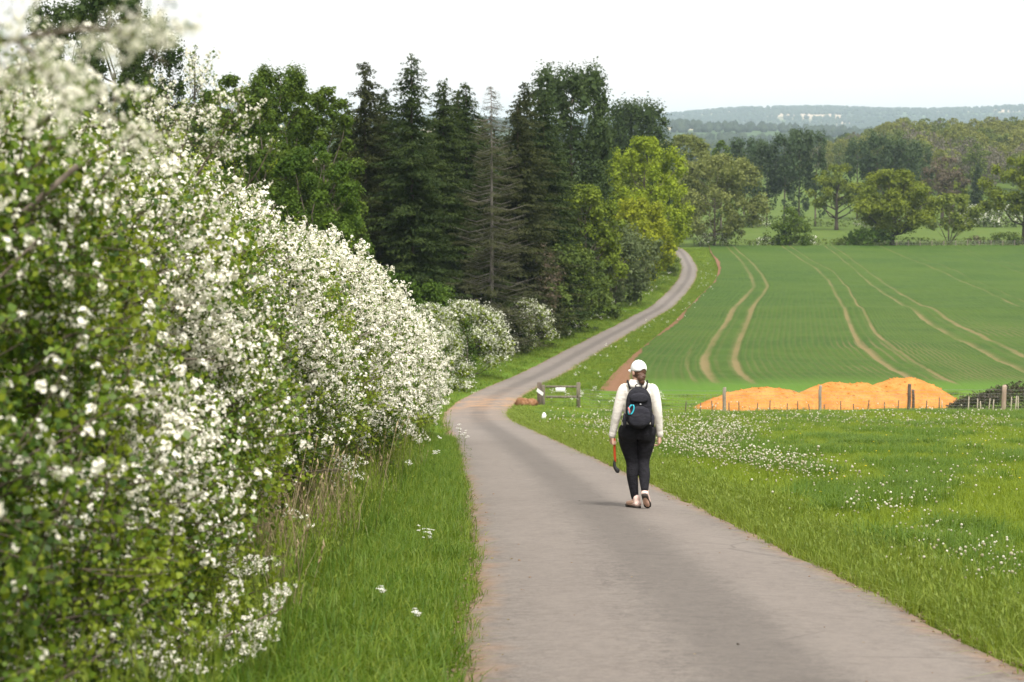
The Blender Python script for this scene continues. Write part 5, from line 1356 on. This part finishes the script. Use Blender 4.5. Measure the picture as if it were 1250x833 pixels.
T = [   # kind, px, distance, top, width, leaf, label, name
    ('poplar', 92, 104, 2, 110, 'dark_poplar', 'dark upright poplar at the far left, half hidden by the hedge', 'poplar_tree'),
    ('poplar', 146, 98, -16, 116, 'dark_poplar', 'tallest dark poplar at the left, rising out of the top of the view', 'poplar_tree'),
    ('poplar', 190, 106, 14, 90, 'dark_poplar', 'dark upright poplar just left of the thin-topped larch', 'poplar_tree'),
    ('spruce', 172, 88, 52, 190, 'spruce', 'broad dark spruce below the poplars behind the hedge', 'spruce_tree'),
    ('spruce', 120, 92, 60, 180, 'spruce', 'dark spruce at the far left below the tallest poplar', 'spruce_tree'),
    ('spruce', 206, 98, 88, 130, 'spruce', 'dark spruce just left of the thin larch behind the hedge', 'spruce_tree'),
    ('spruce', 232, 112, 122, 130, 'spruce', 'dark spruce between the upright poplars and the leafy trees', 'spruce_tree'),
    ('larch', 244, 118, 56, 90, 'spruce', 'thin sparse-topped larch standing alone against the sky', 'larch_tree'),
    ('broad', 282, 122, 92, 118, 'green', 'airy mid-green tree right of the thin larch', 'leafy_tree'),
    ('poplar', 345, 124, 82, 100, 'green', 'airy mid-green tree with the highest top among the leafy ones', 'leafy_tree'),
    ('broad', 312, 117, 112, 104, 'green', 'airy mid-green tree between the two taller leafy ones', 'leafy_tree'),
    ('broad', 396, 126, 106, 110, 'green', 'mid-green leafy tree next to the brownish spruce', 'leafy_tree'),
    ('broad', 385, 108, 172, 135, 'deep', 'dense bright green bushy tree right behind the hedge top', 'leafy_tree'),
    ('broad', 292, 108, 170, 120, 'deep', 'dense green bushy tree behind the tallest flowering shoots of the hedge', 'leafy_tree'),
    ('broad', 262, 150, 116, 90, 'green', 'mid-green tree seen between the thin larch and the leafy trees', 'leafy_tree'),
    ('broad', 330, 152, 108, 110, 'deep', 'darker green tree filling the gap behind the airy leafy trees', 'leafy_tree'),
    ('broad', 372, 150, 112, 100, 'green', 'mid-green tree behind the leafy tree beside the brownish spruce', 'leafy_tree'),
    ('spruce', 448, 140, 72, 156, 'spruce_brown', 'tall brownish spruce at the left end of the conifers', 'spruce_tree'),
    ('spruce', 504, 138, 64, 170, 'spruce', 'tallest green spruce second from the left in the conifers', 'spruce_tree'),
    ('spruce', 542, 152, 96, 150, 'spruce', 'dark spruce behind and right of the tallest conifer', 'spruce_tree'),
    ('spruce', 570, 160, 99, 146, 'spruce', 'dark spruce left of the bare brown spruce', 'spruce_tree'),
    ('dead_spruce', 600, 148, 104, 128, 'dead', 'bare brown dead spruce with a pale trunk', 'dead_spruce_tree'),
    ('spruce', 632, 158, 118, 118, 'spruce_brown', 'olive-brown spruce right of the bare pale-trunked one', 'spruce_tree'),
    ('spruce', 640, 172, 98, 146, 'spruce_brown', 'slim olive spruce between the dead ones and the dark poplar', 'spruce_tree'),
    ('spruce', 664, 184, 112, 150, 'spruce', 'dark spruce just left of the dark poplar', 'spruce_tree'),
    ('spruce', 472, 158, 106, 150, 'spruce', 'dark spruce in the gap behind the two tallest conifers', 'spruce_tree'),
    ('spruce', 418, 150, 140, 120, 'spruce', 'dark spruce behind the leafy tree at the left of the conifers', 'spruce_tree'),
    ('poplar', 697, 226, 80, 118, 'dark_poplar', 'tall dark poplar with a feathery top right of the conifers', 'poplar_tree'),
    ('poplar', 775, 335, 124, 100, 'dark_poplar', 'shorter dark poplar above the lime-green trees', 'poplar_tree'),
    ('loose', 786, 280, 168, 104, 'lime', 'lime-green tree in fresh leaf below the shorter poplar', 'leafy_tree'),
    ('loose', 806, 318, 206, 76, 'lime', 'lower lime-green tree leaning out towards the lane', 'leafy_tree'),
    ('loose', 778, 264, 242, 96, 'yellow', 'yellow-green tree glowing at the wood edge', 'leafy_tree'),
    ('loose', 714, 206, 226, 104, 'fresh', 'light green tree in front of the dark poplar', 'leafy_tree'),
    ('loose', 748, 300, 198, 92, 'olive', 'olive tree between the dark poplar and the lime-green one', 'leafy_tree'),
    ('loose', 752, 228, 270, 112, 'grey', 'grey-green willow at the wood edge above the lane', 'willow_tree'),
    ('broad', 688, 182, 298, 92, 'bush', 'round dark green bushy tree at the wood edge', 'leafy_tree'),
    ('loose', 655, 166, 296, 70, 'brown', 'brownish leafless bushy tree at the foot of the conifers', 'leafy_tree'),
    ('shrub', 803, 308, 292, 52, 'bush', 'grey-green shrub where the lane bends at the wood end', 'shrub'),
    ('shrub', 722, 204, 330, 70, 'bush', 'low dark shrub between the round bush and the grey willow', 'shrub'),
    ('shrub', 670, 170, 345, 66, 'bush', 'low dark shrub behind the right-hand white hawthorn', 'shrub'),
    ('shrub', 625, 162, 352, 76, 'lime', 'bright green shrub between the two white hawthorns', 'shrub'),
    ('shrub', 520, 128, 345, 110, 'deep', 'dark green shrub below the conifers beyond the hedge end', 'shrub'),
    ('shrub', 460, 118, 330, 130, 'deep', 'dark green shrub below the brownish spruce', 'shrub'),
    ('shrub', 590, 150, 335, 110, 'spruce', 'very dark undergrowth shrub below the dead spruces', 'shrub'),
    ('hawthorn', 570, 122, 368, 112, 'fresh', 'large white flowering hawthorn beyond the end of the hedge', 'hawthorn_bush'),
    ('hawthorn', 646, 152, 366, 72, 'fresh', 'smaller white flowering hawthorn further along the lane', 'hawthorn_bush'),
    ('hawthorn', 528, 108, 372, 90, 'fresh', 'pale hawthorn bush just behind the hedge end', 'hawthorn_bush'),
    # round the valley meadow
    ('broad', 872, 402, 188, 106, 'willow', 'big rounded grey-olive willow beyond the bend of the lane', 'willow_tree'),
    ('broad', 836, 440, 165, 92, 'willow', 'pale olive tree behind the big rounded willow', 'leafy_tree'),
    ('broad', 813, 388, 238, 42, 'lime', 'small lime-green tree at the top of the lane', 'leafy_tree'),
    ('broad', 850, 520, 168, 32, 'green', 'bright green tree top left of the poplar row', 'leafy_tree'),
    ('broad', 880, 520, 172, 34, 'green', 'bright green tree top touching the first poplar of the row', 'leafy_tree'),
    ('open_oak', 1021, 505, 201, 60, 'oak', 'young olive oak with a forked trunk beside the poplar row', 'oak_tree'),
    ('oak', 1089, 409, 208, 108, 'oak', 'broad spreading olive-gold oak in the hedgerow', 'oak_tree'),
    ('multi_stem', 1158, 412, 237, 66, 'olive', 'pale many-stemmed tree right of the broad oak', 'leafy_tree'),
    ('open_oak', 1250, 414, 192, 90, 'oak', 'olive tree cut by the right edge of the view', 'oak_tree'),
    ('open_oak', 1150, 545, 192, 58, 'brown', 'reddish-brown tree still bare behind the pale many-stemmed one', 'leafy_tree'),
    ('open_oak', 1162, 560, 205, 36, 'oak', 'small gold-green tree touching the reddish-brown one', 'leafy_tree'),
    ('pointed_shrub', 964, 404.5, 254, 60, 'green', 'bright green pointed bush in the hedgerow', 'shrub'),
    ('shrub', 1063, 405, 279, 64, 'deep', 'dark rounded bush left of the oak trunk', 'shrub'),
    ('shrub', 1030, 408, 290, 26, 'bush', 'small dark bush between the pointed bush and the oak', 'shrub'),
    ('hawthorn', 925, 525, 262, 26, 'bush', 'white hawthorn under the poplar row', 'hawthorn_bush'),
    ('hawthorn', 1218, 530, 248, 60, 'bush', 'hawthorn flecked with white beyond the meadow at the right', 'hawthorn_bush'),
    ('hawthorn', 1185, 535, 250, 44, 'bush', 'hawthorn flecked with white behind the pale many-stemmed tree', 'hawthorn_bush'),
    ('hawthorn', 1068, 520, 246, 40, 'bush', 'white flecked hawthorn seen through the oak', 'hawthorn_bush'),
    ('hawthorn', 870, 404, 284, 36, 'bush', 'low hawthorn at the near foot of the big willow', 'hawthorn_bush'),
    ('hawthorn', 990, 405.5, 288, 20, 'bush', 'tiny white hawthorn right of the pointed bush', 'hawthorn_bush'),
    ('hawthorn', 935, 406, 288, 22, 'bush', 'tiny white hawthorn left of the pointed bush', 'hawthorn_bush'),
    ('shrub', 1190, 407, 288, 24, 'brown', 'small brown bush in the hedgerow right of the pale tree', 'shrub'),
    ('shrub', 1228, 407, 284, 40, 'bush', 'dark green bush in the hedgerow near the right edge', 'shrub'),
    ('spruce', 1192, 610, 200, 26, 'spruce', 'dark conifer in front of the far wood', 'spruce_tree'),
    ('shrub', 905, 528, 262, 50, 'bush', 'dark hedge bush behind the meadow at the poplar foot', 'shrub'),
]
for k, t in enumerate(T):
    d = 1.0
    if t[0] in ('loose',): d = 1.9
    if t[0] in ('spruce', 'dead_spruce'): d = 1.25
    if t[0] in ('poplar',): d = 1.9
    if t[0] in ('oak', 'open_oak', 'multi_stem', 'broad'): d = 1.7
    if t[0] in ('shrub', 'hawthorn', 'pointed_shrub'): d = 1.8
    if t[5] == 'brown': d = .7
    if t[0] == 'dead_spruce': d = 1.2
    if t[0] == 'oak': d = 2.6
    far = t[2] > 300
    plant(t[0], *t[1:6], t[6], t[7], 'bush' if t[0] in ('shrub', 'hawthorn', 'pointed_shrub') else 'tree', None, d * (1.1 if far else 1.0), 2.4 if far else 3.0)
# spruces deeper in the wood, seen only as dark gaps between the front trees
def deep_wood():
    rng = np.random.default_rng(606); shp = [tree_meshes('spruce', 18, 3.6, .30, 700 + i, LM('spruce'), .8) for i in range(3)]
    for k in range(54):
        y = rng.uniform(165, 235); x = wx(rng.uniform(415, 690), y)
        if x > road_x(y) - 9: continue
        o = empty('spruce_tree', (x, y, float(zt(x, y)) - .1), 'dark spruce standing deep inside the wood behind the front trees', 'tree', 'spruces deep in the wood', rng.uniform(0, 6.28))
        q = rng.uniform(.98, 1.22); o.scale = (q * 1.2, q * 1.2, q); me = shp[k % 3]
        link('trunk', me[1], o); link('crown', me[0], o)
deep_wood()
# rows of poplars: a few shapes, each tree its own object
def row(group, labels, items, dens=1.5):
    base = None; shapes = []
    for k, (px, y, top, wpx) in enumerate(items):
        if k < 4:
            o, me, H, rx = plant('row_poplar', px, y, top, wpx, 'poplar', labels[k], 'poplar_tree', 'tree', group, dens, 2.3); shapes.append((me, H, rx))
        else:
            me, H0, r0 = shapes[k % 4]
            o, _, H, rx = plant('row_poplar', px, y, top, wpx, 'poplar', labels[k], 'poplar_tree', 'tree', group, meshes=me)
            o.scale = (rx / r0, rx / r0, H / H0); o.rotation_euler[2] = k * 1.7
row('poplars in the row behind the meadow', ['first poplar of the row, beside the bright green tree tops', 'second poplar of the row, behind the white hawthorn', 'third poplar of the row, left of the tallest one', 'tallest poplar in the middle of the row', 'last poplar of the row, beside the young oak', 'slim poplar peeping between the first two of the row'],
    [(908, 536, 169, 38), (936, 540, 172, 36), (957, 536, 164, 34), (975, 542, 158, 36), (995, 540, 161, 34), (922, 560, 171, 26)])
row('poplars standing behind the oak', ['slim poplar right above the young forked oak', 'tall poplar over the left half of the broad oak', 'poplar over the middle of the broad oak', 'poplar over the right half of the broad oak', 'last poplar behind the broad oak, at its right'],
    [(1046, 590, 170, 36), (1070, 585, 162, 38), (1090, 592, 168, 36), (1108, 586, 171, 34), (1124, 596, 180, 30)])

# hedgerow along the far side of the field
def hedgerow(px0, px1, y, h, label, seed, leaf='bush', wht=.0, name='hedgerow'):
    rng = np.random.default_rng(seed); x0, x1 = wx(px0, y), wx(px1, y); s = 2.2 * y / 1990
    n = int((x1 - x0) / s ** 2 * h * 3.2); x = rng.uniform(x0, x1, n)
    hh = h * (.55 + .9 * fbm(x / 3.5, 0 * x, seed, 3)); yy = y + rng.normal(0, .5, n); zz = zt(x, yy) + hh * rng.random(n) ** .7
    o = empty(name, ((x0 + x1) / 2, y, float(zt((x0 + x1) / 2, y))), label, 'hedge'); O = np.array(o.location)
    mb = MB(); C = np.stack([x, yy, zz], -1) - O
    leaves(mb, C, rng.normal(0, .6, C.shape) + [0, -.3, .6], rng.normal(0, 1, C.shape), s * rng.uniform(.6, 1.2, n), .75, 0, np.clip(fbm(x / 2, zz, seed + 1, 2) + rng.normal(0, .15, n), 0, 1))
    mb.build('foliage', LM(leaf), o)
    tw = MB()
    for _ in range(int((x1 - x0) * 1.2)):
        xx = rng.uniform(x0, x1); g = float(zt(xx, y)); add_tube(tw, np.array([[xx, y, g - .1], [xx + rng.normal(0, .15), y, g + h * .4], [xx + rng.normal(0, .3), y, g + h * rng.uniform(.5, .9)]]) - O, [.05, .03, .01], 4)
    tw.build('stems', BARK_DARK, o)['kind'] = 'stuff'
hedgerow(846, 1290, 406.5, 1.55, 'low dark hedgerow along the far edge of the wheat field', 61)
hedgerow(880, 1300, 532, 2.3, 'dark hedge at the back of the meadow under the poplars', 62)
hedgerow(1100, 1310, 640, 4.0, 'dark hedge below the far wood at the right', 63, 'deep')
# post and rail bits in front of the hedgerow
def far_fence():
    y = 404.6; x0, x1 = wx(1080, y), wx(1275, y)
    f = empty('field_fence', (x0, y, float(zt(x0, y))), 'grey post and wire fence in front of the hedgerow beyond the wheat', 'fence'); O = np.array(f.location)
    pm = post_mesh(1.15, .16, WOOD, 5).mesh('far_post', WOOD, True)
    for x in np.arange(x0, x1, 2.4): link('fence_post', pm, f, np.array([x, y, float(zt(x, y))]) - O)
    xx = np.arange(x0, x1, 1.2)
    for h in (.45, .8, 1.08):
        mb = MB(); add_tube(mb, np.stack([xx, 0 * xx + y - .09, zt(xx, 0 * xx + y) + h], -1) - O, .02, 4); mb.build('wire', WIRE, f)
far_fence()

# the far wood on the rise: every tree its own object, a few shared shapes
def far_wood():
    rng = np.random.default_rng(404); H0, R0 = 16.0, 5.2; s = 2.1 * 800 / 1990
    kinds = [('broad', 'wood1', 'pale olive round-headed tree in the far wood on the rise', 'pale olive trees of the far wood', 3), ('broad', 'wood2', 'mid-green round-headed tree in the far wood on the rise', 'mid-green trees of the far wood', 3),
             ('loose', 'wood3', 'greyish bare tree with pale stems in the far wood on the rise', 'greyish bare trees of the far wood', 2)]
    shp = []
    for kd, lf, lb, gr, n in kinds:
        shp.append([tree_meshes(kd, H0, R0, s, 500 + i + 10 * len(shp), LM(lf), 1.5 if lf != 'wood3' else .7) for i in range(n)])
    pts = []
    for _ in range(6000):
        y = rng.uniform(690, 1050); px = rng.uniform(960 if y > 860 else 1085, 1330)
        if y < 760 and px < 1120: continue
        x = wx(px, y, -14)
        if all((x - a) ** 2 + (y - b) ** 2 > 62 for a, b in pts): pts.append((x, y))
        if len(pts) >= 250: break
    for x, y in pts:
        front = y < 790
        k = rng.choice(3, p=(.22, .23, .55) if front else (.55, .33, .12)); kd, lf, lb, gr, n = kinds[k]
        me = shp[k][rng.integers(n)]; o = empty('woodland_tree', (x, y, float(zt(x, y)) - .2), lb, 'tree', gr, rng.uniform(0, 6.28))
        px = 625 + x / y * FPX
        q = rng.uniform(.85, 1.2) * np.interp(px, [950, 1060, 1100, 1330], [.58, .78, .95, .92]); o.scale = (q * rng.uniform(.9, 1.15), q * rng.uniform(.9, 1.15), q)
        link('trunk', me[1], o); link('crown', me[0], o)
far_wood()
# belts of trees far out over the plain and on the hills
def far_belts():
    rng = np.random.default_rng(55); mb = MB(); V0 = []
    tq = MB(); ball(tq, (0, 0, .55), (1, 1, .75), 0, 7, 5); base = tq.v[0][0]; F = [f for f, _ in tq.f]
    C, S = [], []
    def belt(n, px0, px1, y0, y1, ln, h):
        for _ in range(n):
            y = rng.uniform(y0, y1); x = wx(rng.uniform(px0, px1), y, -20); a = rng.normal(0, .25); L = rng.uniform(.3, 1) * ln; m = int(L / 11)
            t = rng.uniform(-.5, .5, m) * L; wdt = rng.choice([6, 6, 60])
            C.append(np.stack([x + t * math.cos(a), y + t * math.sin(a) + rng.normal(0, wdt, m)], -1)); S.append(rng.uniform(.6, 1.2, m) * h)
    belt(46, 640, 1020, 1250, 2600, 380, 8.5); belt(60, 560, 1330, 2600, 4600, 800, 9); belt(80, 560, 1330, 6200, 9300, 1500, 11)
    C = np.concatenate(C); S = np.concatenate(S)
    k = (C[:, 1] > 1150); C, S = C[k], S[k]
    n = len(C); z = zt(C[:, 0], C[:, 1])
    jit = rng.uniform(.75, 1.25, (n, len(base), 1))
    V = base[None] * jit * S[:, None, None] * np.array([.8, .8, 1.0]) + np.stack([C[:, 0], C[:, 1], z], -1)[:, None]
    ti = np.repeat(rng.random(n), len(base))
    mb.add(V.reshape(-1, 3), (np.arange(n)[:, None, None] * len(base) + F[0][None]).reshape(-1, 4), 0, ti)
    for f in F[1:]: mb.f.append(((np.arange(n)[:, None, None] * len(base) + f[None]).reshape(-1, f.shape[1]), 0))
    tag(mb.build('distant_woods', LM('far_wood'), smooth=True), 'belts of trees on the hazy plain and the far blue hills', 'woodland', kind='stuff')
far_belts()

# ------------------------------------------------------------------ the air
def make_haze():
    m, n, o = new_mat('pale_air'); v = n.nodes.new('ShaderNodeVolumePrincipled')
    v.inputs['Color'].default_value = (.66, .80, .94, 1); v.inputs['Density'].default_value = 9e-5; v.inputs['Anisotropy'].default_value = .1
    n.links.new(v.outputs[0], o.inputs['Volume'])
    g = bpy.data.objects['ground'].data; co = np.zeros(len(g.vertices) * 3, np.float32); g.vertices.foreach_get('co', co); co = co.reshape(-1, 3)
    lo, hi = co.min(0) - 1.0, co.max(0) + [1, 1, 18]
    mb = MB(); box(mb, (lo + hi) / 2, hi - lo); h = mb.build('haze', m)
    tag(h, 'thin pale summer haze over the valley and hills', 'haze', kind='stuff')
make_haze()
